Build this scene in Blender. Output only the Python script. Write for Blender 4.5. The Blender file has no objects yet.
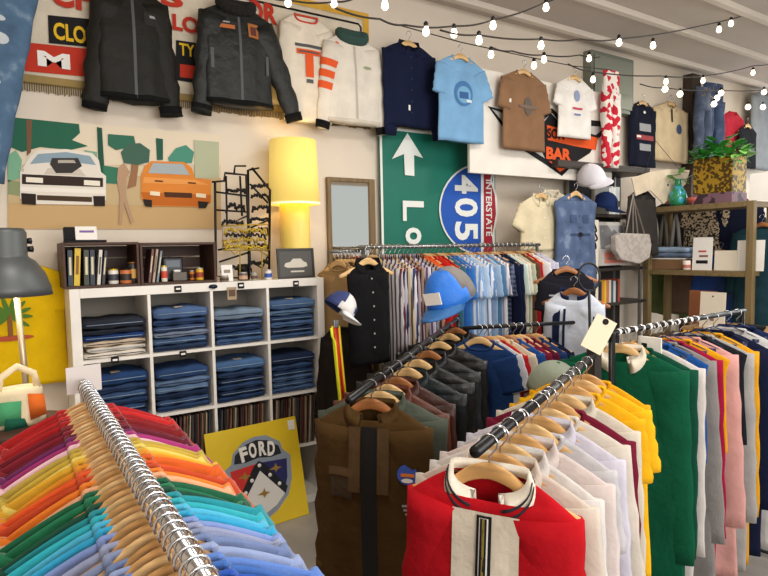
EXPO = 0.0
import bpy, math, random
from mathutils import Vector, Matrix
from mathutils.bvhtree import BVHTree
random.seed(7)
PI = math.pi; R = math.radians
SC = bpy.context.scene
COL = SC.collection

# ------------------------------------------------------------------ camera
F_PX = 587.5
CAM = Vector((-.297, -3.463, 1.674))
YAW, PIT, ROL = R(33.15), R(3.86), R(-1.09)
FW = Vector((math.sin(YAW)*math.cos(PIT), math.cos(YAW)*math.cos(PIT), -math.sin(PIT)))
_r = Vector((math.cos(YAW), -math.sin(YAW), 0)); _u = _r.cross(FW)
RT = _r*math.cos(ROL) + _u*math.sin(ROL); UP = -_r*math.sin(ROL) + _u*math.cos(ROL)
cd = bpy.data.cameras.new('camera'); cam = bpy.data.objects.new('camera', cd); COL.objects.link(cam)
cd.sensor_width = 36; cd.lens = F_PX*36/768; cd.clip_start = .02
m = Matrix((RT, UP, -FW)).transposed().to_4x4(); m.translation = CAM
cam.matrix_world = m; SC.camera = cam

def ray(x, y): return FW + RT*((x-384)/F_PX) - UP*((y-288)/F_PX)
def on_y(x, y, Y): d = ray(x, y); return CAM + d*((Y-CAM.y)/d.y)
def on_x(x, y, X): d = ray(x, y); return CAM + d*((X-CAM.x)/d.x)
def on_z(x, y, Z): d = ray(x, y); return CAM + d*((Z-CAM.z)/d.z)
def dep(x, y, t): return CAM + ray(x, y)*t

# ------------------------------------------------------------------ materials
def lin(h):
    if isinstance(h, str):
        h = h.lstrip('#'); c = [int(h[i:i+2], 16)/255 for i in (0, 2, 4)]
    else: c = list(h)
    return [v/12.92 if v <= .04045 else ((v+.055)/1.055)**2.4 for v in c] + [1]
_M = {}
def mat(hexc, rough=.6, metal=0, kind='plain', hex2=None, scale=1, emit=0, trans=0, sheen=0, spec=.5):
    key = (hexc, rough, metal, kind, hex2, scale, emit, trans, sheen, spec)
    if key in _M: return _M[key]
    m = bpy.data.materials.new('%s_%s' % (kind, hexc.strip('#'))); m.use_nodes = True
    nt = m.node_tree; N = nt.nodes; L = nt.links; b = N['Principled BSDF']
    b.inputs['Roughness'].default_value = rough; b.inputs['Metallic'].default_value = metal
    b.inputs['Specular IOR Level'].default_value = spec
    if sheen: b.inputs['Sheen Weight'].default_value = sheen
    if trans: b.inputs['Transmission Weight'].default_value = trans
    c1 = lin(hexc); c2 = lin(hex2) if hex2 else [min(1, v*1.25) for v in c1[:3]]+[1]
    b.inputs['Base Color'].default_value = c1
    if emit:
        b.inputs['Emission Color'].default_value = c1; b.inputs['Emission Strength'].default_value = emit
    tc = N.new('ShaderNodeTexCoord')
    def bump(src, st, dist=.01):
        bp = N.new('ShaderNodeBump'); bp.inputs['Strength'].default_value = st; bp.inputs['Distance'].default_value = dist
        L.new(src, bp.inputs['Height']); L.new(bp.outputs[0], b.inputs['Normal'])
    def noise(s, det=4, vec=None):
        n = N.new('ShaderNodeTexNoise'); n.inputs['Scale'].default_value = s; n.inputs['Detail'].default_value = det
        L.new(vec or tc.outputs['Object'], n.inputs['Vector']); return n
    def mapped(sx, sy, sz, rot=(0,0,0)):
        mp = N.new('ShaderNodeMapping'); mp.inputs['Scale'].default_value = (sx, sy, sz); mp.inputs['Rotation'].default_value = rot
        L.new(tc.outputs['Object'], mp.inputs['Vector']); return mp.outputs[0]
    def ramp(src, stops, interp='LINEAR'):
        r = N.new('ShaderNodeValToRGB'); r.color_ramp.interpolation = interp
        e = r.color_ramp.elements
        e[0].position, e[0].color = stops[0]; e[1].position, e[1].color = stops[-1]
        for p_, c_ in stops[1:-1]:
            k = e.new(p_); k.color = c_
        L.new(src, r.inputs[0]); L.new(r.outputs[0], b.inputs['Base Color']); return r
    def var(f): return [min(1, v*f) for v in c1[:3]]+[1]
    if kind in ('cloth', 'knit'):
        n = noise(7*scale, 5); ramp(n.outputs[0], [(.3, var(.86)), (.7, var(1.06))])
        n2 = noise(11*scale, 6); bump(n2.outputs[0], .6, .02)
    elif kind == 'leather':
        n = noise(14*scale, 6); ramp(n.outputs[0], [(.3, var(.75)), (.75, var(1.3))]); bump(n.outputs[0], .7, .02)
    elif kind == 'denim':
        n = noise(9*scale, 8); ramp(n.outputs[0], [(.3, var(.7)), (.55, c1), (.78, c2)])
        n2 = noise(160, 2, mapped(1, 1, .2)); bump(n2.outputs[0], .3, .003)
    elif kind == 'stripe_v':
        w = N.new('ShaderNodeTexWave'); w.bands_direction = 'X'; w.inputs['Scale'].default_value = 14*scale
        w.inputs['Distortion'].default_value = .3; L.new(mapped(1, 1, 1, (0, 0, .6)), w.inputs['Vector'])
        ramp(w.outputs['Fac'], [(0, c1), (.55, c1), (.62, c2), (1, c2)])
    elif kind == 'stripe_h':
        w = N.new('ShaderNodeTexWave'); w.bands_direction = 'Z'; w.inputs['Scale'].default_value = 10*scale
        L.new(tc.outputs['Object'], w.inputs['Vector'])
        ramp(w.outputs['Fac'], [(0, c1), (.5, c1), (.55, c2), (1, c2)])
    elif kind == 'plaid':
        w = N.new('ShaderNodeTexWave'); w.bands_direction = 'X'; w.inputs['Scale'].default_value = 9*scale; L.new(mapped(1,1,1,(0,0,.5)), w.inputs['Vector'])
        w2 = N.new('ShaderNodeTexWave'); w2.bands_direction = 'Z'; w2.inputs['Scale'].default_value = 9*scale; L.new(tc.outputs['Object'], w2.inputs['Vector'])
        a = N.new('ShaderNodeMath'); a.operation = 'ADD'; L.new(w.outputs['Fac'], a.inputs[0]); L.new(w2.outputs['Fac'], a.inputs[1])
        h = N.new('ShaderNodeMath'); h.operation = 'MULTIPLY'; h.inputs[1].default_value = .5; L.new(a.outputs[0], h.inputs[0])
        ramp(h.outputs[0], [(.25, c1), (.75, c2)])
    elif kind == 'camo':
        n = N.new('ShaderNodeTexVoronoi'); n.inputs['Scale'].default_value = 22*scale; L.new(tc.outputs['Object'], n.inputs['Vector'])
        sp = N.new('ShaderNodeSeparateColor'); L.new(n.outputs['Color'], sp.inputs[0])
        ramp(sp.outputs[0], [(0, c1), (.5, c2)], 'CONSTANT')
    elif kind == 'wood':
        n = noise(3*scale, 8, mapped(1, 12, 12)); ramp(n.outputs[0], [(.3, var(.68)), (.5, c1), (.75, var(1.2))]); bump(n.outputs[0], .25, .004)
    elif kind == 'woodz':
        n = noise(3*scale, 8, mapped(14, 14, 1)); ramp(n.outputs[0], [(.3, var(.65)), (.5, c1), (.75, var(1.2))]); bump(n.outputs[0], .25, .004)
    elif kind == 'wall':
        n = noise(1.2*scale, 6); ramp(n.outputs[0], [(.3, var(.93)), (.7, var(1.04))])
        n2 = noise(14, 5); bump(n2.outputs[0], .25, .01)
    elif kind == 'concrete':
        n = noise(2.5*scale, 9); ramp(n.outputs[0], [(.3, var(.72)), (.5, c1), (.75, var(1.25))]); bump(n.outputs[0], .2, .01)
    elif kind == 'metal':
        n = noise(30*scale, 3); bump(n.outputs[0], .08, .002)
    elif kind == 'paint':
        n = noise(4*scale, 5); ramp(n.outputs[0], [(.35, var(.93)), (.7, var(1.05))])
    _M[key] = m
    return m
def cloth(h, **k): return mat(h, rough=.9, kind='cloth', spec=.15, **k)
def denim(h, h2=None): return mat(h, rough=.9, kind='denim', hex2=h2, spec=.2)
def leather(h): return mat(h, rough=.42, kind='leather')
CHROME = mat('#c8c8ca', .22, 1, 'metal'); BLACKM = mat('#121214', .35, .3, 'metal')
STEEL = mat('#8b8d90', .35, 1, 'metal')
HWOOD = mat('#d2a062', .45, 0, 'wood'); HWOOD2 = mat('#e0b87e', .45, 0, 'wood'); HDARK = mat('#a4693a', .4, 0, 'wood')
WHITEP = mat('#efeae2', .45, 0, 'paint'); PAPER = mat('#f2efe8', .7, 0, 'paint')

# ------------------------------------------------------------------ objects
def tag(o, label=None, cat=None, group=None, kind=None):
    if label: o['label'] = label
    if cat: o['category'] = cat
    if group: o['group'] = group
    if kind: o['kind'] = kind
    return o
def mk(name, vf, m, parent=None, smooth=True, loc=None, bevel=0, solid=0, sub=0, label=None):
    v, f = vf
    me = bpy.data.meshes.new(name); me.from_pydata([tuple(p) for p in v], [], f); me.update()
    me.polygons.foreach_set('use_smooth', [smooth]*len(me.polygons))
    me.materials.append(m)
    o = bpy.data.objects.new(name, me); COL.objects.link(o)
    if parent: o.parent = parent
    if loc is not None: o.location = loc
    if bevel:
        b = o.modifiers.new('bevel', 'BEVEL'); b.width = bevel; b.segments = 2; b.limit_method = 'ANGLE'
    if solid:
        s = o.modifiers.new('solid', 'SOLIDIFY'); s.thickness = solid; s.offset = 0
    if sub:
        s = o.modifiers.new('sub', 'SUBSURF'); s.levels = sub; s.render_levels = sub
    if label: o['label'] = label
    return o
def thing(name, label, cat, loc=(0,0,0), rz=0, group=None, rx=0, ry=0):
    o = bpy.data.objects.new(name, None); COL.objects.link(o); o.empty_display_size = .1
    o.location = loc; o.rotation_euler = (rx, ry, rz)
    return tag(o, label, cat, group)
def join(*vfs):
    V, Fs = [], []
    for v, f in vfs:
        n = len(V); V += list(v); Fs += [tuple(i+n for i in q) for q in f]
    return V, Fs
def box(x0, x1, y0, y1, z0, z1):
    if x0 > x1: x0, x1 = x1, x0
    if y0 > y1: y0, y1 = y1, y0
    if z0 > z1: z0, z1 = z1, z0
    v = [Vector((x, y, z)) for z in (z0, z1) for y in (y0, y1) for x in (x0, x1)]
    return v, [(0,2,3,1), (4,5,7,6), (0,1,5,4), (2,6,7,3), (0,4,6,2), (1,3,7,5)]
def loft(rings, closed=True, cap=True):
    n = len(rings[0]); V = [p for r in rings for p in r]; Fs = []
    for i in range(len(rings)-1):
        for j in range(n if closed else n-1):
            k = (j+1) % n
            Fs.append((i*n+j, i*n+k, (i+1)*n+k, (i+1)*n+j))
    if cap and closed:
        Fs.append(tuple(range(n))[::-1]); Fs.append(tuple((len(rings)-1)*n+j for j in range(n)))
    return V, Fs
def tube(pts, r, n=8, cap=True, closed=False):
    pts = [Vector(p) for p in pts]; rings = []; up = None
    for i, p in enumerate(pts):
        if closed: d = (pts[(i+1) % len(pts)] - pts[i-1])
        else: d = (pts[min(i+1, len(pts)-1)] - pts[max(i-1, 0)])
        d = d.normalized() if d.length > 1e-9 else Vector((0,0,1))
        if up is None: up = Vector((0,0,1)) if abs(d.z) < .9 else Vector((1,0,0))
        a = d.cross(up).normalized(); up = a.cross(d).normalized()
        rr = r[i] if isinstance(r, (list, tuple)) else r
        rings.append([p + (a*math.cos(t) + up*math.sin(t))*rr for t in [2*PI*k/n for k in range(n)]])
    if closed: rings.append(rings[0]); return loft(rings, True, False)
    return loft(rings, True, cap)
def lathe(prof, n=24, c=(0,0,0), cap=True):
    c = Vector(c)
    return loft([[c+Vector((r*math.cos(2*PI*k/n), r*math.sin(2*PI*k/n), z)) for k in range(n)] for r, z in prof], True, cap)
def disc(c, r, n=20, rx=None):
    return [Vector((c[0]+r*math.cos(2*PI*k/n), 0, c[1]+(rx or r)*math.sin(2*PI*k/n))) for k in range(n)]
def prism(pts, t):
    """flat outline (list of Vector) given thickness t (vector)"""
    n = len(pts); t = Vector(t)
    V = [Vector(p) for p in pts] + [Vector(p)+t for p in pts]
    Fs = [tuple(range(n)), tuple(range(n, 2*n))[::-1]] + [(i, i+n, (i+1) % n + n, (i+1) % n) for i in range(n)]
    return V, Fs
def ordn(i):
    w = ['first','second','third','fourth','fifth','sixth','seventh','eighth','ninth','tenth','eleventh','twelfth','thirteenth','fourteenth','fifteenth','sixteenth','seventeenth','eighteenth','nineteenth','twentieth']
    t = {20:'twenty', 30:'thirty', 40:'forty'}
    if i <= 20: return w[i-1]
    if i % 10 == 0: return {30:'thirtieth', 40:'fortieth'}[i]
    return t[i//10*10] + '-' + w[i % 10-1]
def text_vf(s, size, width=None, ext=.001, bold=.0, shear=0):
    """text as (verts,faces) in local XZ plane facing -Y, centred"""
    c = bpy.data.curves.new('t', 'FONT'); c.body = s; c.size = size; c.extrude = ext; c.offset = bold*size; c.shear = shear
    c.align_x = 'CENTER'; c.align_y = 'CENTER'; c.resolution_u = 3
    o = bpy.data.objects.new('t', c); COL.objects.link(o)
    dg = bpy.context.evaluated_depsgraph_get(); dg.update()
    me = bpy.data.meshes.new_from_object(o.evaluated_get(dg))
    V = [Vector((v.co.x, -v.co.z, v.co.y)) for v in me.vertices]; Fs = [tuple(p.vertices) for p in me.polygons]
    bpy.data.objects.remove(o); bpy.data.curves.remove(c); bpy.data.meshes.remove(me)
    if width and V:
        w = max(v.x for v in V)-min(v.x for v in V)
        for v in V: v.x *= width/w
    return V, Fs
def xf(vf, loc=(0,0,0), rz=0, ry=0, rx=0, s=1):
    M = Matrix.Translation(Vector(loc)) @ Matrix.Rotation(rz, 4, 'Z') @ Matrix.Rotation(rx, 4, 'X') @ Matrix.Rotation(ry, 4, 'Y') @ Matrix.Scale(s, 4)
    return [M @ Vector(v) for v in vf[0]], vf[1]

# ------------------------------------------------------------------ garments
def body_rows(W, L, T, nk, sl, flare, fold, scoop, N=32, p=(0, 0), waist=0, zmax=1.0, zmin=None, grow=0):
    rows = []
    spec = []
    for k in range(6):
        u = k/5
        spec.append((-sl*u**1.15, nk + (W/2-nk)*u**.95, T*(.34+.22*u)/2, 0, k))
    for v in (.03, .07, .12, .2, .3, .42, .54, .66, .78, .88, .95, 1.0):
        hw = W/2*(1-.07*min(1, v*6) + flare*v - waist*math.sin(PI*min(1, v*1.1))*.12)
        spec.append((-sl-(L-sl)*v, hw, T/2*(.56+.44*min(1, v*3)), v, 9))
    for z, hw, ht, v, k in spec:
        if zmin is not None and v < zmin: continue
        ring = []
        for j in range(N):
            a = 2*PI*j/N; c, s = math.cos(a), math.sin(a)
            x = (hw+grow)*math.copysign(abs(c)**.75, c); y = (ht+grow)*math.copysign(abs(s)**.8, s)
            zz = z
            if k < 4 and s < 0: zz -= scoop*(1-k/4)*abs(s)**.7
            y += fold*(.25+v)*(math.sin(x*26+p[0]+z*2) + .6*math.sin(x*47+p[1]-z*5)) * (.4+.6*abs(s))
            x += fold*.5*v*math.sin(z*17+p[1])
            if v == 1: zz += fold*.6*math.sin(x*20+p[0])
            ring.append(Vector((x, y, zz)))
        rows.append(ring)
    return rows
def sleeve_path(W, sl, s, ang, ln, n, r0=.09):
    p = Vector((s*(W/2+.006-r0*math.cos(ang)), 0, -sl+.010-r0*math.sin(ang))); out = [p.copy()]; a = ang
    for i in range(n):
        u = i/n
        aa = ang*(1-.35*u) if ln > .35 else ang
        p = p + Vector((s*math.sin(aa), 0, -math.cos(aa)))*(ln/n); out.append(p.copy())
    return out
def sleeve_rings(W, sl, s, ang, ln, r0, r1, flat, fold, ph, n=11, N=14, a=0.0, b=1.0, grow=0):
    pts = sleeve_path(W, sl, s, ang, ln, n, r0); rings = []
    for i, p in enumerate(pts):
        u = i/n
        if u < a-1e-6 or u > b+1e-6: continue
        d = (pts[min(i+1, n)]-pts[max(i-1, 0)]).normalized(); sx = Vector((d.z, 0, -d.x))
        r = r0+(r1-r0)*u**.8 + fold*.7*math.sin(u*23+ph)*(u > .1) + grow
        rings.append([p + sx*(r*math.cos(t)) + Vector((0, 1, 0))*((r*flat)*math.sin(t)) for t in [2*PI*k/N for k in range(N)]])
    return rings
def project(vf, bvh, off=.004):
    V = []
    for v in vf[0]:
        h = bvh.ray_cast(Vector((v.x, -1, v.z)), Vector((0, 1, 0)))
        V.append(Vector((v.x, (h[0].y if h[0] else -.03)-off+v.y*.3, v.z)))
    return V, vf[1]
def gridpatch(x0, x1, z0, z1, n=8, mm=8):
    V = [Vector((x0+(x1-x0)*i/n, 0, z0+(z1-z0)*j/mm)) for j in range(mm+1) for i in range(n+1)]
    return V, [(j*(n+1)+i, j*(n+1)+i+1, (j+1)*(n+1)+i+1, (j+1)*(n+1)+i) for j in range(mm) for i in range(n)]
def ell(cx, cz, rx, rz_, n=20, k=3):
    V = [Vector((cx, 0, cz))]; Fs = []
    for r in range(1, k+1):
        for j in range(n):
            a = 2*PI*j/n; V.append(Vector((cx+rx*r/k*math.cos(a), 0, cz+rz_*r/k*math.sin(a))))
    for j in range(n):
        Fs.append((0, 1+j, 1+(j+1) % n))
        for r in range(1, k): Fs.append((1+(r-1)*n+j, 1+r*n+j, 1+r*n+(j+1) % n, 1+(r-1)*n+(j+1) % n))
    return V, Fs
GI = {}
SUBP = {'patch_emblem': 'chest_patch', 'patch_plane': 'round_patch', 'cloud_patch': 'round_patch', 'print_center': 'round_print', 'print_peak': 'round_print', 'print_plane': 'round_print',
        'pocket_flap': 'chest_pocket', 'zip_tape': 'dark_zip_strip', 'zip_inner': 'dark_zip_strip', 'zip_teeth': 'dark_zip_strip', 'belt_buckle': 'waist_belt', 'white_mark': 'red_print', 'print_wing': 'dark_print'}
def garment(name, label, cat, loc, rz, W=.46, L=.68, T=.07, m=None, sleeve='short', ang=.22, smat=None, collar='crew',
            cmat=None, cuff=None, hem=None, sl=.075, nk=.085, flare=.04, fold=.006, scoop=.05, group=None, sln=None,
            r0=.088, r1=None, flat=None, waist=0, ry=0, rx=0, prints=(), zipm=None, buttons=None, sang=None, stripes=None):
    t = thing(name, label, cat, loc, rz, group, rx, ry)
    ph = (random.uniform(0, 6), random.uniform(0, 6)); flat = (T*.36+.006)/r0
    GI[t.name] = (W, sl, r0, flat)
    rows = body_rows(W, L, T, nk, sl, flare, fold, scoop, p=ph, waist=waist)
    vf = loft(rows, True, False); N = len(rows[0]); vf[1].append(tuple((len(rows)-1)*N+j for j in range(N)))
    bo = mk('body', vf, m, t)
    bvh = BVHTree.FromPolygons([tuple(v) for v in vf[0]], vf[1])
    if sleeve:
        ln = sln or (.2 if sleeve == 'short' else .56); rr = r1 or (.082 if sleeve == 'short' else .052)
        for s in (-1, 1):
            aa = (sang[0] if s < 0 else sang[1]) if sang else ang
            phs = random.uniform(0, 6)
            e = .9 if cuff else 1.0
            rg = sleeve_rings(W, sl, s, aa, ln, r0, rr, flat, fold, phs)
            mk('sleeve', loft(rg), smat or m, t)
            if cuff: mk('cuff', loft(sleeve_rings(W, sl, s, aa, ln, r0, rr, flat, 0, phs, a=.9, grow=.004)), cuff, t)
    if hem:
        rr_ = body_rows(W, L, T, nk, sl, flare, fold, scoop, p=ph, waist=waist, zmin=.9, grow=.004)
        mk('hem_band', loft(rr_, True, True), hem, t)
    r0_ = rows[0]; cm = cmat or m
    if collar == 'crew':
        mk('collar', tube(r0_, .008, 6, closed=True), cm, t)
    elif collar == 'fur':
        big = [Vector((p.x*1.15, p.y*1.3, p.z+.012)) for p in r0_]
        n = len(big); mk('fur_collar', tube(big, [.03+.02*abs(math.sin(2*PI*i/n))+.004*random.random() for i in range(n)] if False else .036, 10, closed=True), cm, t)
    elif collar in ('shirt', 'stand'):
        n = len(r0_); order = [(3*n//4+1+i) % n for i in range(n-1)]; A_, B_, C_, = [], [], []
        for i in order:
            p = r0_[i]; sn = math.sin(2*PI*i/n); f = max(0, -sn)
            A_.append(p.copy()); B_.append(Vector((p.x*1.04, p.y*1.1, p.z+.024)))
            C_.append(Vector((p.x*1.2+.016*f*math.copysign(1, p.x), p.y*1.3-.007*f, p.z-.012-.038*f**3)))
        rings = [A_, B_, C_] if collar == 'shirt' else [A_, B_]
        co = mk('collar', loft(rings, False, False), cm, t, solid=.004)
        if stripes:
            for u in stripes:
                o = [Vector((0, -.004 if q.y < 0 else .004, .003)) for q in C_]
                mk('collar_stripe', loft([[b_.lerp(c_, u)+o_ for b_, c_, o_ in zip(B_, C_, o)], [b_.lerp(c_, u+.1)+o_ for b_, c_, o_ in zip(B_, C_, o)]], False, False), BLKC, co, solid=.002)
    if zipm: mk('zipper', project(gridpatch(-.008, .008, -scoop-.03, -L+.01, 2, 24), bvh, .003), zipm, t)
    if buttons:
        bm_, k = buttons
        for i in range(k):
            z = -scoop-.05-(L-.12)*i/k
            mk('button', project(ell(0, z, .006, .006, 10, 1), bvh, .005), bm_, bo)
    made = {}
    for pr in prints:
        nm, pv, pm = pr[:3]
        made[nm] = mk(nm, project(pv, bvh, pr[3] if len(pr) > 3 else .004), pm, made.get(SUBP.get(nm), t), smooth=False)
    t['_b'] = 0; del t['_b']
    return t, bvh

def hanger_vf():
    rings = []
    for i in range(25):
        u = -1+2*i/24; x = .212*u; au = abs(u)
        top = -.052-.036*min(1, au/.38)**1.6-.062*max(0, (au-.3)/.7)**1.05
        h = .040-.016*au if au < .95 else .016
        y0 = .01*au*au; th = .0075 if au < .93 else .005
        pr = [(y0-th, top-.004), (y0-th*.5, top), (y0+th*.5, top), (y0+th, top-.004), (y0+th, top-h+.004), (y0+th*.4, top-h), (y0-th*.4, top-h), (y0-th, top-h+.004)]
        rings.append([Vector((x, yy, zz)) for yy, zz in pr])
    return loft(rings)
def hook_vf(r=.021, w=.0024):
    pts = [(0, 0, -.056), (0, 0, -.038), (.008, 0, -.03)]
    # loop around the rail, centre at (0,0,-.017+.0) -> the rail passes through the loop
    for k in range(0, 13):
        a = R(-60+k*22); pts.append((r*math.cos(a), 0, -.006+r*math.sin(a)))
    return tube(pts, w, 6)
HV, HK = hanger_vf(), hook_vf()
def wire_vf():
    return join(tube([Vector((-.21, 0, -.145)), Vector((-.1, 0, -.095)), Vector((0, 0, -.055)), Vector((.1, 0, -.095)), Vector((.21, 0, -.145)), Vector((.2, 0, -.155)), Vector((-.2, 0, -.155))], .003, 6, closed=True), box(-.15, -.12, -.008, .008, -.17, -.12), box(.12, .15, -.008, .008, -.17, -.12))
WV = wire_vf()
_hm = {}
def hanger(label, loc, rz, m=None, hm=None, group=None, rx=0, ry=0):
    m = m or HWOOD; hm = hm or CHROME
    key = (m.name, hm.name)
    t = thing('clothes_hanger', label, 'hanger', loc, rz, group, rx, ry)
    if key not in _hm:
        a = mk('hanger_body', WV if m.name.startswith('metal') else HV, m, t); b = mk('hook', HK, hm, t); _hm[key] = (a, b)
    else:
        for o in _hm[key]:
            c = o.copy(); COL.objects.link(c); c.parent = t
    return t
BLKC = mat('#1a1820', .8)
GD = .079  # garment neck below the rail
def hung(rail, k, total, spec, p, rz, endname, group, typ=None, rx=0, hangm=None, first='from'):
    """a garment with its own hanger at rail point p"""
    colour, m, kw = spec
    typ = kw.pop('typ', 'tee')
    jit = random.uniform(-.06, .06); ry = random.uniform(-.03, .03)
    lab = '%s %s, %s from the %s' % (colour, typ, ordn(k), endname)
    hl = 'hanger of the %s %s on the %s' % (colour, typ, endname.split('of the ')[-1])
    hanger(('wooden ' if kw.get('hw', 1) else 'slim ') + hl, p, rz+jit, kw.pop('hm', hangm), None, group+' hangers', 0, ry)
    kw.pop('hw', None); gd = kw.pop('gd', GD)
    nm = {'tee': 't_shirt'}.get(typ, typ.replace(' ', '_').replace('-', '_'))
    q = Vector(p) - Vector((0, 0, gd))
    return garment(nm, lab, typ if len(typ.split()) < 3 else 'shirt', q, rz+jit, m=m, ry=ry, group=group, **kw)
def rail_z(rz): return rz
# ================================================================== ROOM
YW = .39
def struct(o): o['kind'] = 'structure'; return o
WALLM = mat('#e2d6c6', .85, 0, 'wall', spec=.2); CEILM = mat('#c8bdb4', .85, 0, 'wall', spec=.2)
struct(mk('floor', box(-2, 10, -6.5, .5, -.05, 0), mat('#99938c', .5, 0, 'concrete'), smooth=False))
struct(mk('wall_back', box(-2.1, 10.1, YW, YW+.12, 0, 3.7), WALLM, smooth=False))
struct(mk('wall_left', box(-2.12, -2, -6.5, YW, 0, 3.7), WALLM, smooth=False))
struct(mk('wall_right', join(box(10, 10.12, -6.5, -2.6, 0, 3.7), box(10, 10.12, -2.6, YW, 0, .8), box(10, 10.12, -2.6, YW, 3.1, 3.7), box(10, 10.12, -.1, YW, .8, 3.1)), WALLM, smooth=False))
struct(mk('wall_front', join(box(-2, 10, -6.62, -6.5, 0, .7), box(-2, 10, -6.62, -6.5, 3.0, 3.7), box(-2, -1, -6.62, -6.5, .7, 3.0), box(4.2, 5.2, -6.62, -6.5, .7, 3.0), box(9, 10, -6.62, -6.5, .7, 3.0)), WALLM, smooth=False))
w1 = struct(mk('window_1', join(box(10.02, 10.06, -2.6, -2.54, .8, 3.1), box(10.02, 10.06, -.16, -.1, .8, 3.1), box(10.02, 10.06, -2.54, -.16, .8, .86), box(10.02, 10.06, -2.54, -.16, 3.04, 3.1), box(10.02, 10.06, -1.4, -1.34, .86, 3.04)), WHITEP, smooth=False))
mk('glass', box(10.035, 10.045, -2.54, -.16, .86, 3.04), mat('#eaf6ff', .02, 0, 'plain', trans=1), w1, smooth=False)
struct(mk('ceiling', box(-2.1, 10.1, -6.5, YW, 3.65, 3.75), CEILM, smooth=False))
for i, y in enumerate((.2, -.33, -.86, -1.6, -2.4)):
    struct(mk('trim_%d' % (i+1), box(-2, 10, y-.03, y+.03, 3.6, 3.65), mat('#e0d5c8', .8, 0, 'wall'), smooth=False, bevel=.006))
# dark timber post against the back wall
a = on_y(690, 90, .3); b = on_y(697.5, 90, .3)
tag(mk('timber_post', box(a.x, b.x+.02, .27, YW-.005, 0, 3.58), mat('#41352c', .7, 0, 'woodz'), smooth=False, bevel=.005), 'dark brown timber post against the wall beside hanging jeans', 'post')
# grey electrical panel
a = on_y(588, 40, .33); b = on_y(630, 115, .33)
ep = thing('electrical_panel', 'grey metal electrical panel high on the wall', 'panel', (a.x, YW, 3.0))
mk('cabinet', box(0, b.x-a.x, -.1, -.002, 0, .56), mat('#7f8478', .5, .3, 'metal'), ep, False, bevel=.008)
mk('door', box(.04, b.x-a.x-.04, -.112, -.1, .04, .52), mat('#8d9285', .5, .3, 'metal'), ep, False, bevel=.004)

# ------------------------------------------------------------------ flat prints on the wall
def wp(pts, layer, t=.002, Y=None):
    """flat shape outlined on the back wall, as thin as paint"""
    y = (Y or YW) - layer*.002
    P = [on_y(px, py, y) for px, py in pts]
    return prism(P, (0, t, 0))
def wtext(s, px, py, size_px, layer, Y=None, wpx=None, rot=0, bold=.02, shear=0):
    y = (Y or YW)-layer*.002
    c = on_y(px, py, y); k = (c-CAM).dot(FW)/F_PX
    w = (on_y(px+wpx/2, py, y)-on_y(px-wpx/2, py, y)).length if wpx else None
    if rot:   # reads downwards: the width argument runs along the picture's vertical
        w = wpx*k if wpx else None
        hh = (on_y(px+size_px/2, py, y)-on_y(px-size_px/2, py, y)).length
        V, Fs = text_vf(s, 1, None, .0, bold, shear)
        h0 = max(v.z for v in V)-min(v.z for v in V); w0 = max(v.x for v in V)-min(v.x for v in V)
        cz = (max(v.z for v in V)+min(v.z for v in V))/2; cx = (max(v.x for v in V)+min(v.x for v in V))/2
        V = [Vector(((v.z-cz)*hh/h0, 0, -(v.x-cx)*w/w0)) for v in V]
    else:
        V, Fs = text_vf(s, 1, None, .0, bold, shear)
        h0 = max(v.z for v in V)-min(v.z for v in V); w0 = max(v.x for v in V)-min(v.x for v in V)
        cz = (max(v.z for v in V)+min(v.z for v in V))/2; cx = (max(v.x for v in V)+min(v.x for v in V))/2
        V = [Vector(((v.x-cx)*w/w0, 0, (v.z-cz)*size_px*k/h0)) for v in V]
    V = [v+c for v in V]; n = len(V)
    return V, Fs
RED = mat('#c23a28', .8, spec=.2); BLK = mat('#1b1a1c', .7, spec=.2); YEL = mat('#e8bd28', .7, spec=.2); ORG = mat('#e05a28', .7, spec=.2)
# banner: z 2.61..3.44
bn = thing('fabric_banner', 'long cream shop banner with red letters and fringed yellow edge behind the jackets', 'banner', on_y(20, 60, YW))
def under(parent, o):
    o.parent = parent; o.matrix_parent_inverse = Matrix.Translation(parent.location).inverted(); return o
under(bn, mk('banner_cloth', wp([(-20, -140), (250, -120), (302, 0), (368, 17), (366, 118), (299, 117), (14, 83)], 4, .006), mat('#dccfb8', .9, 0, 'cloth', spec=.2), None, False))
bn.children[0].data.materials[0] = mat('#dccfb8', .9, 0, 'cloth', spec=.2)
# real straight outline in wall units
P0 = on_y(16, 83, YW); P1 = on_y(368, 40, YW)
x0, x1, z0, z1 = P0.x, P1.x, 2.62, 3.43
bpy.data.objects.remove(bn.children[0]); bn.location = (x0, YW, z0)
W_, H_ = x1-x0, z1-z0
mk('banner_cloth', gridpatch(0, W_, 0, H_, 20, 6), mat('#e0d4bf', .9, 0, 'cloth', spec=.2), bn, solid=.004).location.y = -.008
def bd(a, b, c, d, m, nm, ly=2): return mk(nm, box(a, b, -.012-.001*ly, -.0105-.001*ly, c, d), m, bn, False)
bd(0, W_, H_-.05, H_, mat('#d8a838', .8, 0, 'cloth'), 'yellow_border'); bd(W_-.05, W_, .02, H_-.05, mat('#d8a838', .8, 0, 'cloth'), 'yellow_border')
bd(0, W_, 0, .05, mat('#9a8350', .9, 0, 'cloth'), 'lower_border')
for s_ in ([(.02, H_-.09), (W_-.09, H_-.09), (W_-.07, H_-.11), (W_-.07, .09)],):
    mk('border_line', tube([Vector((x, -.014, z)) for x, z in s_], .007, 6), BLK, bn)
fr = []
for i in range(200):
    x = W_*(i+.5)/200; fr.append(box(x-.003, x+.003, -.014, -.008, -.035-random.random()*.012, .01))
mk('fringe', join(*fr), mat('#7d6a45', .9), bn, False)
def put(nm, vf, m): 
    o = mk(nm, vf, m, None, False); under(bn, o); return o
put('black_panel', wp([(48, 15), (90, 19), (90, 47), (49, 43)], 9, .001), BLK)
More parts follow.
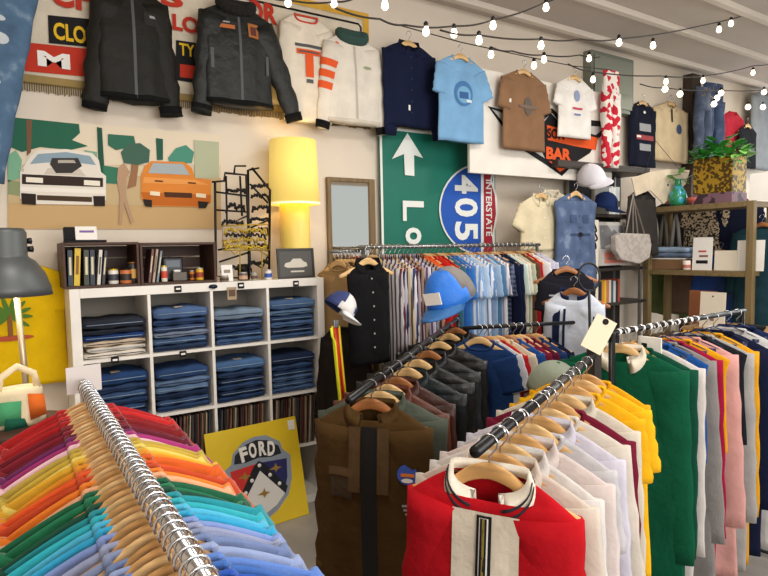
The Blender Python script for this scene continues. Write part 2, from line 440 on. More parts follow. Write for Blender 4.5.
put('red_panel', wp([(24, 42), (90, 49), (90, 77), (25, 71)], 9, .001), RED)
put('black_panel', wp([(176, 40), (205, 44), (203, 84), (176, 80)], 9, .001), BLK)
put('red_panel', wp([(180, 64), (205, 67), (203, 80), (180, 77)], 10, .001), RED)
put('lettering', wtext('CLO', 70, 33, 17, 11, wpx=32, bold=.03), YEL)
put('lettering', wtext('M', 54, 60, 15, 11, wpx=32, bold=.05), PAPER)
put('lettering', wtext('CH', 74, -4, 26, 11, wpx=46, bold=.04), RED)
put('lettering', wtext('S', 172, -3, 19, 11, wpx=22, bold=.04), RED)
put('lettering', wtext('LO', 186, 24, 16, 11, wpx=26, bold=.04), RED)
put('lettering', wtext('TY', 187, 50, 12, 11, wpx=15, bold=.02), YEL)
put('lettering', wtext('&', 232, 2, 12, 11, wpx=12, bold=.03), RED)
put('lettering', wtext('OR', 262, 12, 20, 11, wpx=30, bold=.04), RED)
put('lettering', wtext('S', 284, 52, 22, 11, wpx=14, bold=.05), RED)

# ------------------------------------------------------------------ car poster
po = thing('car_poster', 'wide poster of a white car and an orange car facing forward', 'poster', on_y(8, 228, YW))
def pp(nm, pts, ly, hexc, t=.0015):
    o = mk(nm, wp(pts, ly, t), mat(hexc, .75, spec=.2), None, False); return under(po, o)
PT = [(8, 88), (60, 94), (221, 108), (221, 229), (6, 229)]
pp('poster_sheet', [(8, 117), (221, 133) if False else (221, 135), (221, 229), (8, 229)], 2, '#e0cfae')
pp('printed_sky', [(8, 117), (221, 135), (221, 165), (8, 165)], 4, '#e6d8c0')
pp('printed_road', [(8, 203), (221, 207), (221, 229), (8, 229)], 4, '#c9a878')
pp('printed_field', [(8, 172), (221, 178), (221, 207), (8, 203)], 5, '#c8b187')
pp('printed_tree', [(10, 117), (79, 124), (80, 133), (72, 140), (88, 146), (70, 150), (40, 147), (22, 152), (8, 146)], 6, '#2c6650')
pp('printed_tree', [(8, 155), (16, 150), (22, 160), (20, 178), (8, 182)], 6, '#7fb393')
pp('printed_trunk', [(26, 120), (32, 120), (31, 152), (27, 156)], 7, '#7a5a44')
pp('printed_post', [(97, 127), (102, 128), (105, 178), (99, 178)], 7, '#2a5646')
pp('printed_hedge', [(100, 165), (121, 168), (121, 184), (100, 183)], 7, '#3c7a62')
pp('printed_tree', [(108, 134), (134, 136), (136, 146), (116, 150), (108, 145)], 7, '#3a705a')
pp('printed_tree', [(121, 152), (128, 144), (140, 143), (150, 150), (149, 162), (138, 165), (124, 163)], 8, '#47685a')
pp('printed_trunk', [(132, 162), (139, 162), (136, 186), (127, 189), (131, 172)], 7, '#9a7152')
pp('printed_post', [(156, 138), (163, 139), (163, 160), (157, 160)], 7, '#2f5f4e')
pp('printed_tree', [(168, 158), (176, 148), (186, 145), (194, 152), (192, 163), (170, 164)], 7, '#4f927e')
pp('printed_wall', [(194, 140), (219, 142), (219, 178), (195, 178)], 7, '#b6bb9f')
pp('printed_people', [(118, 168), (124, 163), (130, 172), (126, 178), (126, 196), (134, 222), (131, 224), (124, 202), (122, 224), (119, 224), (120, 196), (117, 180)], 9, '#b8977a')
# white muscle car
pp('printed_car', [(24, 166), (30, 156), (38, 150), (66, 149), (92, 153), (99, 160), (101, 172), (106, 176), (106, 200), (98, 205), (28, 204), (20, 198), (20, 172)], 8, '#e9e2d6')
pp('printed_windshield', [(30, 164), (38, 154), (66, 152), (90, 156), (96, 165), (64, 161)], 9, '#8fa6b4')
pp('printed_engine', [(52, 158), (78, 158), (82, 166), (72, 173), (56, 173), (50, 164)], 10, '#3d3a3a')
pp('printed_grille', [(22, 174), (103, 178), (103, 187), (22, 184)], 9, '#3a2c28')
pp('printed_headlights', [(26, 177), (43, 178), (43, 183), (26, 182)], 10, '#f2ecda'); pp('printed_headlights', [(84, 180), (100, 181), (100, 186), (84, 185)], 10, '#f2ecda')
pp('printed_bumper', [(20, 187), (105, 190), (105, 194), (20, 191)], 9, '#f4efe4')
pp('printed_tyre', [(21, 193), (36, 194), (36, 205), (22, 204)], 9, '#2e2622'); pp('printed_tyre', [(93, 196), (105, 196), (105, 206), (94, 206)], 9, '#2e2622')
pp('printed_shadow_gap', [(37, 195), (92, 197), (92, 202), (37, 200)], 9, '#4c3c2c')
pp('printed_sill', [(22, 198), (36, 199), (36, 203), (24, 202)], 8, '#b9a78c')
pp('printed_hood_line', [(48, 168), (80, 169), (86, 176), (44, 174)], 9, '#d2c8ba'); pp('printed_mirror', [(19, 170), (24, 168), (24, 172)], 9, '#c9bfae'); pp('printed_engine_block', [(58, 160), (74, 160), (76, 163), (58, 163)], 11, '#b8b0a4')
pp('printed_grass', [(8, 180), (20, 182), (20, 196), (8, 194)], 6, '#8f9a72'); pp('printed_far_trees', [(84, 150), (97, 152), (97, 162), (99, 166), (86, 156)], 6, '#86ac90')
# orange car
pp('printed_car', [(141, 176), (145, 166), (151, 161), (184, 162), (192, 168), (195, 178), (211, 180), (211, 203), (202, 207), (146, 206), (141, 198)], 8, '#df8a3c')
pp('printed_lower_body', [(141, 192), (211, 195), (210, 203), (202, 206), (146, 205)], 9, '#c26a26')
pp('printed_hood_slots', [(155, 180), (163, 180.6), (163, 182), (155, 181.4)], 11, '#6a3a1c'); pp('printed_hood_slots', [(188, 182), (196, 182.6), (196, 184), (188, 183.4)], 11, '#6a3a1c')
pp('printed_windshield', [(148, 173), (153, 163), (183, 164), (190, 175)], 9, '#a9b4b8')
pp('printed_hood', [(144, 177), (196, 180), (209, 185), (143, 183)], 9, '#eba056')
pp('printed_grille', [(164, 192), (192, 193), (192, 198), (165, 197)], 10, '#503222')
pp('printed_headlights', [(150, 191), (160, 192), (160, 196), (150, 195)], 11, '#f3e4c4'); pp('printed_headlights', [(196, 193), (206, 194), (206, 198), (196, 197)], 11, '#f3e4c4')
pp('printed_tyre', [(143, 199), (152, 200), (152, 207), (145, 206)], 11, '#2e2622'); pp('printed_tyre', [(198, 201), (209, 202), (206, 208), (199, 208)], 11, '#2e2622')

# ------------------------------------------------------------------ green highway sign
hs = thing('highway_sign', 'green highway sign turned sideways with white arrow and blue route shield', 'sign', (2.24, YW-.03, 1.5))
yS = YW-.062
def hp(nm, pts, ly, m, t=.002):
    return under(hs, mk(nm, wp(pts, ly, t, yS), m if not isinstance(m, str) else mat(m, .5, spec=.3), None, False))
A = on_y(380, 130, yS); B = on_y(496, 200, yS); zt, zb = 2.6, 1.42
hs.location = (A.x, YW-.005, zb)
SW = mat('#e8ece8', .4, spec=.4)
mk('sign_panel', box(0, B.x-A.x, -.05, -.03, 0, zt-zb), mat('#0b6f5d', .45, 0, 'paint'), hs, False, bevel=.004)
for q in (box(0, .02, -.052, -.05, 0, zt-zb), box(B.x-A.x-.03, B.x-A.x-.012, -.052, -.05, 0, zt-zb), box(0, B.x-A.x, -.052, -.05, zt-zb-.02, zt-zb)): mk('sign_border', q, SW, hs, False)
hp('arrow', [(407.5, 133), (423, 158), (414, 155), (414.5, 176), (405, 175), (404, 154), (392, 159)], 2, SW)
under(hs, mk('lettering', wtext('L', 413.5, 211, 21, 2, yS, 20, rot=1, bold=.02), SW, None, False))
under(hs, mk('lettering', wtext('o', 413.5, 236, 16, 2, yS, 17, rot=1, bold=.03), SW, None, False))
shield = []
for k in range(0, 25):
    a_ = R(-72-k*9.0); shield.append((481+40*math.cos(a_)*1.0, 209+46*math.sin(a_)))
def shp(grow):
    pts = [(481+2, 166-grow)]
    for k in range(21):
        a_ = R(-90-k*9); pts.append((481+(40+grow)*math.cos(a_), 209+(44+grow)*math.sin(a_)))
    pts += [(494+grow, 253+grow), (492+grow, 236), (496+grow, 214), (495+grow, 196), (490+grow, 180), (494+grow, 166-grow)]
    return pts
hp('shield_outline', shp(1.8), 2, SW)
hp('shield_field', shp(0)[:22]+[(481, 253), (481, 166)], 4, '#2457b5')
hp('shield_band', [(484, 167), (494, 167), (490, 180), (495, 196), (496, 214), (492, 236), (494, 252), (484, 252)], 4, '#a52a3c')
for ch, cy in (('4', 184.5), ('0', 207.5), ('5', 231)):
    under(hs, mk('lettering', wtext(ch, 466.5, cy, 23, 6, yS, 18.5, rot=1, bold=.03), SW, None, False))
under(hs, mk('lettering', wtext('INTERSTATE', 489, 208, 6, 6, yS, 56, rot=1, bold=.02), SW, None, False))

# ------------------------------------------------------------------ long white bar sign
yH = .10
A = on_y(470, 172, yH); B = on_y(612, 181, yH)
zb2 = on_y(475, 173, yH).z; zt2 = on_y(480, 68, yH).z
wsn = thing('bar_sign', 'long white board with black outlined orange and black BAR shield', 'sign', (A.x, yH, zb2))
mk('board', box(0, B.x-A.x, 0, .03, 0, zt2-zb2), mat('#ece6dc', .5, 0, 'paint'), wsn, False, bevel=.004)
def bp(nm, pts, ly, m): return under(wsn, mk(nm, wp(pts, ly, .0015, yH), m, None, False))
bp('black_outline', [(488, 106), (510, 112), (516, 121), (540, 118), (545, 112), (552, 108), (562, 118), (590, 120), (612, 122), (612, 128), (596, 140), (580, 158), (562, 176), (545, 164), (520, 148), (505, 130)], 2, BLK)
bp('grey_field', [(492, 109), (508, 115), (516, 127), (538, 126), (546, 118), (552, 113), (560, 122), (590, 126), (606, 127), (592, 138), (577, 154), (562, 170), (546, 159), (524, 145), (509, 129)], 3, mat('#b9b6b2', .6))
bp('black_crest', [(541, 126), (551, 113), (563, 127), (600, 136), (590, 153), (573, 164), (560, 174), (546, 160), (541, 150)], 4, BLK)
bp('orange_bar', [(547, 125), (562, 129), (598, 138), (596, 150), (574, 146), (548, 140)], 5, ORG)
bp('orange_point', [(549, 161), (571, 165), (560, 172)], 5, ORG)
under(wsn, mk('lettering', wtext('SON', 556, 134, 10, 7, yH, 17, bold=.04), BLK, None, False))
under(wsn, mk('lettering', wtext('BAR', 559, 154, 12, 7, yH, 25, bold=.05), ORG, None, False))
# ------------------------------------------------------------------ mirror
A = on_y(325, 180, YW); B = on_y(378, 250, YW)
mr = thing('wall_mirror', 'tall wood framed mirror on the wall left of the green sign', 'mirror', (A.x, YW-.004, 1.2))
mw = B.x-A.x-.04
mk('mirror_glass', box(.03, mw-.03, -.02, -.015, .03, .97), mat('#e4ddd0', .03, 1), mr, False)
for q in (box(0, .03, -.035, 0, 0, 1.0), box(mw-.05, mw, -.035, 0, 0, 1.0), box(.03, mw-.05, -.035, 0, .97, 1.0), box(.03, mw-.05, -.035, 0, 0, .03)):
    mk('frame', q, mat('#7a6340', .5, 0, 'woodz'), mr, False, bevel=.004)

# ================================================================== SHELF UNIT
su = thing('cube_shelf', 'white sixteen-cube shelf filled with folded jeans and records', 'shelf', (0, 0, 0))
SWm = mat('#ece7df', .4, 0, 'paint')
P_, D_ = .335, .0167
mk('side_panel', box(0, .05, 0, .388, 0, 1.49), SWm, su, False, bevel=.002)
mk('side_panel', box(1.44, 1.49, 0, .388, 0, 1.49), SWm, su, False, bevel=.002)
mk('top_panel', box(.05, 1.44, 0, .388, 1.44, 1.49), SWm, su, False, bevel=.002)
mk('bottom_panel', box(.05, 1.44, 0, .388, 0, .05), SWm, su, False, bevel=.002)
for k in (1, 2, 3):
    z = 1.49-.05-k*P_-(k-1)*D_
    mk('shelf_board', box(.05, 1.44, .001, .386, z-D_, z), SWm, su, False)
    x = .05+k*P_+(k-1)*D_
    for j in range(4):
        zz = 1.44-j*(P_+D_)
        mk('divider', box(x, x+D_, .002, .386, zz-P_, zz), SWm, su, False)
mk('back_panel', box(.05, 1.44, .375, .387, .05, 1.44), mat('#8d867c', .8), su, False)
def cell(c, r): return .05+c*(P_+D_), 1.44-r*(P_+D_)-P_     # left x, floor z
def folded(w, d, h, fold='front'):
    """a folded pair of jeans: rounded slab, doubled layer with a groove at the front"""
    prof = []; n = 18
    rings = []
    for i in range(15):
        u = -1+2*i/14; x = w/2*u; e = (1-abs(u)**6)
        ring = []
        for k in range(n):
            a = 2*PI*k/n; c, s = math.cos(a), math.sin(a)
            y = d/2*math.copysign(abs(c)**.35, c)*(.97+.03*e); z = h/2*math.copysign(abs(s)**.55, s)*(.7+.3*e)
            g = .05*math.exp(-(s*4)**2) if c < 0 else 0
            y += d*g + .006*math.sin(u*5+h*90)*abs(c); z += .003*math.sin(u*7+k*.7+w*300)+.002*math.sin(u*3)
            ring.append(Vector((x, y, z+h/2)))
        rings.append(ring)
    return loft(rings)
cols4 = ['first', 'second', 'third', 'fourth']
D1_ = ['#2d4a78', '#24406e', '#3b5f8f', '#5a7fa8', '#1d3157', '#35558a', '#4a6fa0', '#27406a', '#6b8fb2', '#2a4670']
def jeans_stack(c, r, hexs, h=.042, w=.305):
    x, z = cell(c, r); x += P_/2
    rowname = ('top', 'second')[r]; n = len(hexs); zz = z+.001
    for i, hx in enumerate(hexs):
        dj = random.uniform(-.006, .006); hh = h*random.uniform(.92, 1.12) if i < n-1 else h*1.9
        wj = w+random.uniform(-.012, .008)
        ll = 'topmost' if i == n-1 else ('bottom' if i == 0 else ordn(i+1)+' from bottom')
        nmc = jname(hx)
        o = thing('folded_jeans', '%s folded jeans, %s in %s cube of the %s row' % (nmc, ll, cols4[c], rowname), 'jeans', (x+dj, .165, zz), random.uniform(-.03, .03), 'folded jeans in the cube shelf')
        mk('folded_denim', folded(wj, .29, hh), denim(hx, None) if not hx in ('#e6ddd0', '#cbb8a0', '#d9cfc0') else cloth(hx), o)
        # the pair's doubled front edge and waistband
        mk('fold_seam', tube([Vector((-wj/2+.012, -.143, hh*.48)), Vector((0, -.146, hh*.5)), Vector((wj/2-.012, -.143, hh*.5))], .0022, 5), denim('#8ea2b8') if i % 2 else denim('#182338'), o)
        if i == n-1 and (c+r) % 2: mk('leather_patch', box(-.03, .02, -.1, -.06, hh-.004, hh+.002), mat('#b59f7e', .6), o, False)
        zz += hh*1.0
def jname(hx):
    return {'#e6ddd0': 'cream', '#cbb8a0': 'tan', '#d9cfc0': 'off-white', '#2b2f3a': 'charcoal patterned', '#1f3a70': 'bright blue'}.get(hx) or \
        {True: 'pale blue'}.get(int(hx[1:3], 16) > 0x55) or ('mid blue' if int(hx[1:3], 16) > 0x30 else 'dark blue')
stacks = {(0, 0): ['#e6ddd0', '#d9cfc0', '#cbb8a0', '#1f3a70', '#2b2f3a', '#2b2f3a'],
 (1, 0): ['#2a3b58', '#41597c', '#7a869c', '#3a4c70', '#2f4468', '#4f6890'], (2, 0): ['#3f5a80', '#2d4468', '#283c60', '#2a3c60', '#75889c'],
 (3, 0): ['#3f5a80', '#202f4c', '#4d6890', '#2d4468', '#5e7898', '#4a658c'],
 (0, 1): ['#1f2f4c', '#2e456c', '#283e62', '#3a5278', '#2a3e60', '#24406c'], (1, 1): ['#2e456c', '#3a5278', '#1f2f4c', '#5c7698', '#61799a', '#2c4670'],
 (2, 1): ['#283e62', '#1f2f4c', '#2e456c', '#1f2f4c', '#2a3e60', '#4a6a94'], (3, 1): ['#4d6890', '#3f5a80', '#5a749a', '#283e62', '#3a5278', '#1e2c48']}
for (c, r), hx in stacks.items(): jeans_stack(c, r, hx, .036 if (c, r) != (0, 0) else .03)
# records
RC = ['#3a2f2a', '#5b4436', '#8a6a50', '#2a2a30', '#c8b8a0', '#6d2f28', '#44505a', '#a08870', '#201c1c', '#4d3c30', '#775a48', '#96806a']
for (c, r, n) in ((1, 2, 34), (2, 2, 34), (3, 2, 30)):
    x, z = cell(c, r)
    rec0 = None; lean = R(4)
    for i in range(n):
        xx = x+.012+i*(.29/n) + (0 if c < 3 else .0)
        o = mk('vinyl_record', box(-.0016, .0016, -.155, .155, 0, .312), mat(RC[(i*7+c*3) % len(RC)], .6, 0, 'cloth'), None, False)
        o.location = (xx, .17+random.uniform(-.006, .006), z+.001); o.rotation_euler = (0, R(random.uniform(1.5, 4)), 0)
        tag(o, 'thin sleeved record standing in a packed row in %s cube of the third row' % cols4[c], 'record', 'records in the %s cube of the third row' % cols4[c])
# emblem clips along the top edge and first board
def clip(px, py, shape, lbl):
    p = on_y(px, py, -.004)
    t = thing('shelf_emblem', lbl, 'emblem', p)
    if shape == 'oval': mk('badge', xf(lathe([(.001, 0), (1, 0), (1, .006), (.001, .006)], 24), rx=PI/2), mat('#15213f', .4), t).scale = (.026, 1, .013)
    else: mk('badge', box(-.02, .02, -.004, .003, -.018, .018), BLK, t, False, bevel=.004); mk('mark', box(-.012, .012, -.006, -.004, -.004, .006), PAPER, t, False)
clip(213, 286.5, 'oval', 'dark oval badge hanging on shelf edge above third cube')
clip(178, 289, 'sq', 'small black tag on shelf edge above second cube'); clip(241, 285.5, 'sq', 'small dark tag on shelf edge above third cube of jeans')
clip(296, 283.5, 'sq', 'small black tag on shelf edge above fourth cube'); clip(115, 360, 'sq', 'small black tag on board under the first top cube')
clip(183, 354, 'sq', 'small black tag on board under the second top cube')
p = on_y(232, 293, -.01)
pt = thing('price_card', 'small brown card hanging under the shelf top in the third cube', 'card', p); mk('card', box(-.028, .028, -.001, .001, -.04, .035), mat('#a58f74', .7), pt, False)
mk('printed_picture', box(-.02, .02, -.002, -.001, -.02, .02), mat('#5f4636', .7), pt, False)

# ================================================================== ON THE SHELF
CW = mat('#452a1e', .6, 0, 'wood')
def crate(x0, x1, y0, y1, z0, z1, lbl):
    t = thing('wooden_crate', lbl, 'crate', ((x0+x1)/2, y0, z0)); w = (x1-x0)/2; d = y1-y0; h = z1-z0; k = .014
    mk('side', box(-w, -w+k, 0, d, 0, h), CW, t, False, bevel=.002); mk('side', box(w-k, w, 0, d, 0, h), CW, t, False, bevel=.002)
    mk('top', box(-w+k, w-k, 0, d, h-k, h), CW, t, False, bevel=.002); mk('bottom', box(-w+k, w-k, 0, d, 0, k), CW, t, False, bevel=.002)
    for j in range(3): mk('back_slat', box(-w+k, w-k, d-.01, d, k+j*(h-2*k)/3+.004, k+(j+1)*(h-2*k)/3-.004), CW, t, False)
    return t
A = on_y(64, 288, .03); B = on_y(141, 284, .03); C_ = on_y(217, 282, .03); zt = 1.491+.245
crate(A.x, B.x-.002, .03, .33, 1.491, zt, 'dark wooden crate of books, left one on the white shelf')
crate(B.x+.002, C_.x, .03, .33, 1.491, zt-.005, 'dark wooden crate, right one on the white shelf')
def book(px, w, h, d, hexc, lbl, tilt=0, y=.06, z=1.506, grp='books in the crates on the white shelf', bandc=None):
    p = on_y(px, 270, y)
    o = thing('book', lbl, 'book', (p.x, y, z), 0, grp, 0, tilt)
    c = mat(hexc, .5); k = .0018
    mk('cover', join(box(-w/2, -w/2+k, 0, d, 0, h), box(w/2-k, w/2, 0, d, 0, h), box(-w/2, w/2, -k, 0, 0, h)), c, o, False)
    mk('pages', box(-w/2+k, w/2-k, 0, d-.004, .003, h-.003), PAPER, o, False)
    mk('spine_title', box(-w/4, w/4, -k-.0008, -k, h*.3, h*.8), mat(bandc or '#d8cfae', .6), o, False)
book(70, .022, .19, .15, '#2d3a44', 'dark slate book at far left of the left crate', .02)
book(76, .028, .2, .16, '#d9b72c', 'thick yellow book in the left crate', .07, bandc='#8a5a20')
book(86, .024, .19, .15, '#3a4034', 'dark olive book right of the yellow book', .03)
book(92, .022, .19, .15, '#28303c', 'navy black book between olive and white books', .03)
book(98, .016, .19, .15, '#d8d2c8', 'slim white book leaning in the left crate', .1, bandc='#444444')
book(102.5, .014, .185, .15, '#2a2c34', 'slim black book leaning right of the white book', .12)
book(149, .012, .19, .15, '#6d4640', 'thin reddish record book leaning in the right crate', .14)
book(153, .012, .19, .15, '#b49a88', 'thin tan book leaning in the right crate', .15, bandc='#70554a')
book(157, .01, .18, .15, '#7d8890', 'thin grey book leaning in the right crate', .16)
def jar(px, y, z, r, h, hexc, bandhex, lbl, cat='tin', lid=None, nm='tin_can'):
    p = on_y(px, 270, y); t = thing(nm, lbl, cat, (p.x, y, z))
    mk('can_body', lathe([(r*.96, 0), (r, .003), (r, h-.004), (r*.96, h)], 20), mat(hexc, .4), t)
    mk('label_band', lathe([(r+.001, h*.25), (r+.001, h*.72)], 20, cap=False), mat(bandhex, .5), t)
    mk('can_lid', lathe([(r*.9, h), (r*.92, h+.008), (.001, h+.009)], 20), mat(lid or '#c8c8c8', .3, .6), t)
jar(113, .09, 1.506, .027, .075, '#e9e4da', '#3b3b46', 'white and navy mug-sized tin with yellow top', lid='#e2b92a')
jar(125.5, .07, 1.506, .03, .075, '#c56f3a', '#2c211c', 'wide orange and black tin in the left crate', lid='#2a201c')
jar(132.5, .09, 1.506, .028, .11, '#26201e', '#d2a050', 'tall black bottle-shaped tin with amber label', lid='#9c6a30')
jar(164, .08, 1.506, .017, .085, '#e6e0d2', '#d0442c', 'slim white and red spray tin in the right crate', lid='#e3c33a')
jar(199.5, .09, 1.506, .022, .065, '#e7b02c', '#9a3c20', 'yellow tin at right end of the right crate')
jar(192, .14, 1.506, .016, .05, '#e58b2c', '#73301c', 'small orange tin beside the yellow tin')
# camera-like black radio in the crate, grey box
t = thing('black_radio', 'small black device with light face in the right crate', 'radio', on_y(168, 270, .17).xy.to_3d()+Vector((.03, 0, 1.506)))
mk('case', box(-.06, .06, 0, .05, 0, .14), mat('#20222a', .4), t, False, bevel=.01); mk('display', box(-.04, .04, -.002, 0, .08, .12), mat('#56606c', .3), t, False)
t = thing('storage_box', 'low grey box with white lump lying in right crate', 'box', (on_y(180, 270, .1).x, .1, 1.506))
mk('box_body', box(-.04, .04, 0, .09, 0, .05), mat('#6a635c', .6), t, False, bevel=.004); mk('lid', box(-.03, .01, .02, .07, .05, .065), PAPER, t, False, bevel=.006)
# card holder on the left crate
t = thing('card_holder', 'black box with leaning white leaflets on top of left crate', 'box', (on_y(70, 215, .06).x+.05, .05, zt+.001))
mk('holder', box(-.08, .12, 0, .12, 0, .012), BLK, t, False, bevel=.002); mk('holder_back', xf(box(-.08, 0, .02, .1, 0, .07), (0, 0, .012)), BLK, t, False, bevel=.003)
mk('leaflets', xf(box(-.03, .075, 0, .035, 0, .075), (0, .0, .013), rx=-.25), PAPER, t, False, bevel=.002); mk('leaflet_print', xf(box(-.01, .06, -.0015, -.0002, .04, .052), (0, .0, .013), rx=-.25), mat('#7a5aa0', .6), t, False)
# framed photo of a car
p = on_y(297, 278, .05)
t = thing('framed_picture', 'small black framed picture of a pale car on the white shelf', 'picture', (p.x, .045, 1.491), 0, None, -.08)
w, h = .13, .195
mk('frame', join(box(-w, w, 0, .014, 0, .014), box(-w, w, 0, .014, h-.014, h), box(-w, -w+.014, 0, .014, .014, h-.014), box(w-.014, w, 0, .014, .014, h-.014)), mat('#2c2a28', .4), t, False)
mk('picture_sheet', box(-w+.014, w-.014, .006, .012, .014, h-.014), mat('#4a4844', .5), t, False)
car = [(-.085, .08), (-.075, .1), (-.04, .108), (-.02, .128), (.035, .128), (.055, .108), (.075, .1), (.08, .078), (.05, .07), (-.06, .07)]
mk('printed_car', prism([Vector((x, .0055, z)) for x, z in car], (0, -.001, 0)), mat('#c9c4b8', .6), t, False)
mk('printed_caption', box(-.04, .055, .0045, .0058, .04, .05), mat('#c9c4b8', .6), t, False)

# big lit lamp
p = on_y(294, 250, .2)
LX = p.x
t = thing('table_lamp', 'big lamp with glowing yellow drum shade on a yellow cylinder base', 'lamp', (LX, .17, 1.491))
shade_top = on_y(294, 141, .17).z-1.491; shade_bot = on_y(294, 205, .17).z-1.491
rs = (on_y(320, 200, .17)-on_y(268, 200, .17)).length/2*.86
mk('lamp_base', lathe([(.06, 0), (.098, .002), (.1, .01), (.1, shade_bot+.03), (.03, shade_bot+.06), (.012, shade_bot+.07), (.012, shade_top*.75)], 32), mat('#ecd06a', .4), t)
sh = mk('lamp_shade', lathe([(rs*1.02, shade_bot), (rs*.93, shade_top)], 40, cap=False), mat('#f7d873', .8, emit=.42), t, solid=.004)
mk('shade_trim', lathe([(rs*1.025+.002, shade_bot), (rs*1.025+.002, shade_bot+.014)], 40, cap=False), mat('#fff0c0', .6, emit=.6), t)
mk('light_bulb', xf(lathe([(.001, -.045), (.02, -.04), (.032, -.01), (.03, .02), (.015, .05), (.012, .07), (.001, .071)], 16), (0, 0, shade_top*.86)), mat('#ffe9a8', .3, emit=18), t)
def lamp(kind, name, loc, e, col, size=.1, rot=None):
    d = bpy.data.lights.new(name, kind); d.energy = e; d.color = col
    o = bpy.data.objects.new(name, d); COL.objects.link(o); o.location = loc
    if kind == 'AREA': d.size = size; d.shape = 'RECTANGLE'; d.size_y = size
    else: d.shadow_soft_size = size
    if rot: o.rotation_euler = rot
    return o
lamp('POINT', 'lamp_light', (LX, .17, 1.491+shade_bot+.08), 7, (1, .78, .3), .05)

# tangle of metal word signs
MB = mat('#1c1716', .4, .6, 'metal'); MG = mat('#b89a2a', .4, .5, 'metal')
def wire_sign(lbl, px, y, pts, m=MB, r=.008, cat='metal sign', words=(), bars=()):
    base = on_y(px, 282, y); t = thing('metal_sign', lbl, cat, (base.x, y, 1.491), 0, 'metal signs piled on the white shelf')
    P = [on_y(a, b, y)-t.location for a, b in pts]
    mk('frame', tube(P, r, 6, closed=True), m, t)
    for b in bars: mk('bar', tube([on_y(a, c, y)-t.location for a, c in b], r*.8, 6), m, t)
    for (q, a, c, hp_, wpx_, mm) in words:
        n = 16; rr = random.Random(q)
        P = [on_y(a-wpx_/2+wpx_*k/n+rr.uniform(-1.2, 1.2), c+(-1)**k*hp_/2*rr.uniform(.35, 1), y)-t.location for k in range(n+1)]
        Q = [P[0]]
        for i in range(len(P)-1): Q += [(P[i]*2+P[i+1])/3, (P[i]+P[i+1]*2)/3]
        Q.append(P[-1])
        mk('cut_scroll', tube(Q, .0075, 6), mm, t)
    return t
wire_sign('tall black metal frame sign with arched top at left of the pile', 235, .1, [(216, 276), (215, 182), (224, 181), (225, 173), (246, 175), (247, 198), (250, 262), (249, 279)], words=((1, 236, 206, 16, 18, MB), (11, 236, 190, 10, 18, MB), (12, 233, 222, 12, 22, MB), (13, 233, 268, 12, 22, MB)),
   bars=([(216, 210), (248, 212)], [(226, 176), (227, 225), (247, 216)], [(234, 174), (235, 166), (246, 166)], [(212, 182), (224, 181)], [(216, 192), (247, 196)], [(218, 250), (245, 245)], [(219, 262), (250, 252)], [(240, 176), (242, 216)]))
wire_sign('lower yellow painted metal sign with cut words in the pile', 246, .07, [(223, 250), (222, 226), (268, 224), (270, 250)], MG, .005, words=((2, 245, 240, 14, 44, MG), (3, 246, 231, 12, 42, MG), (14, 246, 247, 9, 40, MG), (15, 245, 235, 10, 40, MB)), bars=([(240, 250), (240, 280)], [(262, 250), (262, 280)], [(222, 240), (234, 254), (250, 244), (268, 256)], [(226, 232), (240, 246), (256, 230)]))
wire_sign('narrow black metal sign of stacked cut words at right of the pile', 260, .13, [(249, 278), (248, 170), (252, 168), (270, 190), (269, 278)], words=((4, 260, 196, 11, 16, MB), (5, 260, 208, 11, 16, MB), (6, 259, 219, 10, 18, MB), (7, 260, 262, 12, 17, MB), (16, 260, 186, 10, 16, MB), (17, 260, 230, 11, 18, MB), (18, 259, 246, 12, 18, MB)),
   bars=([(249, 170), (259, 168)], [(250, 184), (268, 203)], [(250, 228), (269, 220)], [(251, 262), (262, 268), (268, 256)]))
jar(243, .045, 1.491, .026, .045, '#6a5a4c', '#c9a184', 'low round brown tin in front of the metal signs')
jar(254, .045, 1.491, .02, .04, '#a89a8a', '#5a4636', 'small beige pot in front of the metal signs')
jar(268, .05, 1.491, .022, .055, '#e2ddd2', '#3355a8', 'white and blue cup beside the framed picture', cat='cup')
jar(224, .045, 1.491, .026, .03, '#8a7866', '#4a3a30', 'flat brown tin next to the crate')
t = thing('framed_card', 'small white card standing at foot of the metal signs', 'card', (on_y(226, 270, .09).x, .065, 1.492), 0, None, -.1); mk('card', box(-.035, .035, 0, .003, 0, .1), PAPER, t, False); mk('mark', box(-.02, .02, -.001, 0, .05, .07), mat('#8a8070', .6), t, False)
t = thing('black_mug', 'black box shaped mug among the metal signs', 'mug', (on_y(243, 270, .16).x, .16, 1.491)); mk('mug_body', lathe([(.03, 0), (.034, .004), (.034, .1), (.03, .1), (.028, .01)], 18), BLK, t); mk('handle', tube([(.034, 0, .08), (.055, 0, .07), (.055, 0, .035), (.034, 0, .025)], .005, 6), BLK, t)

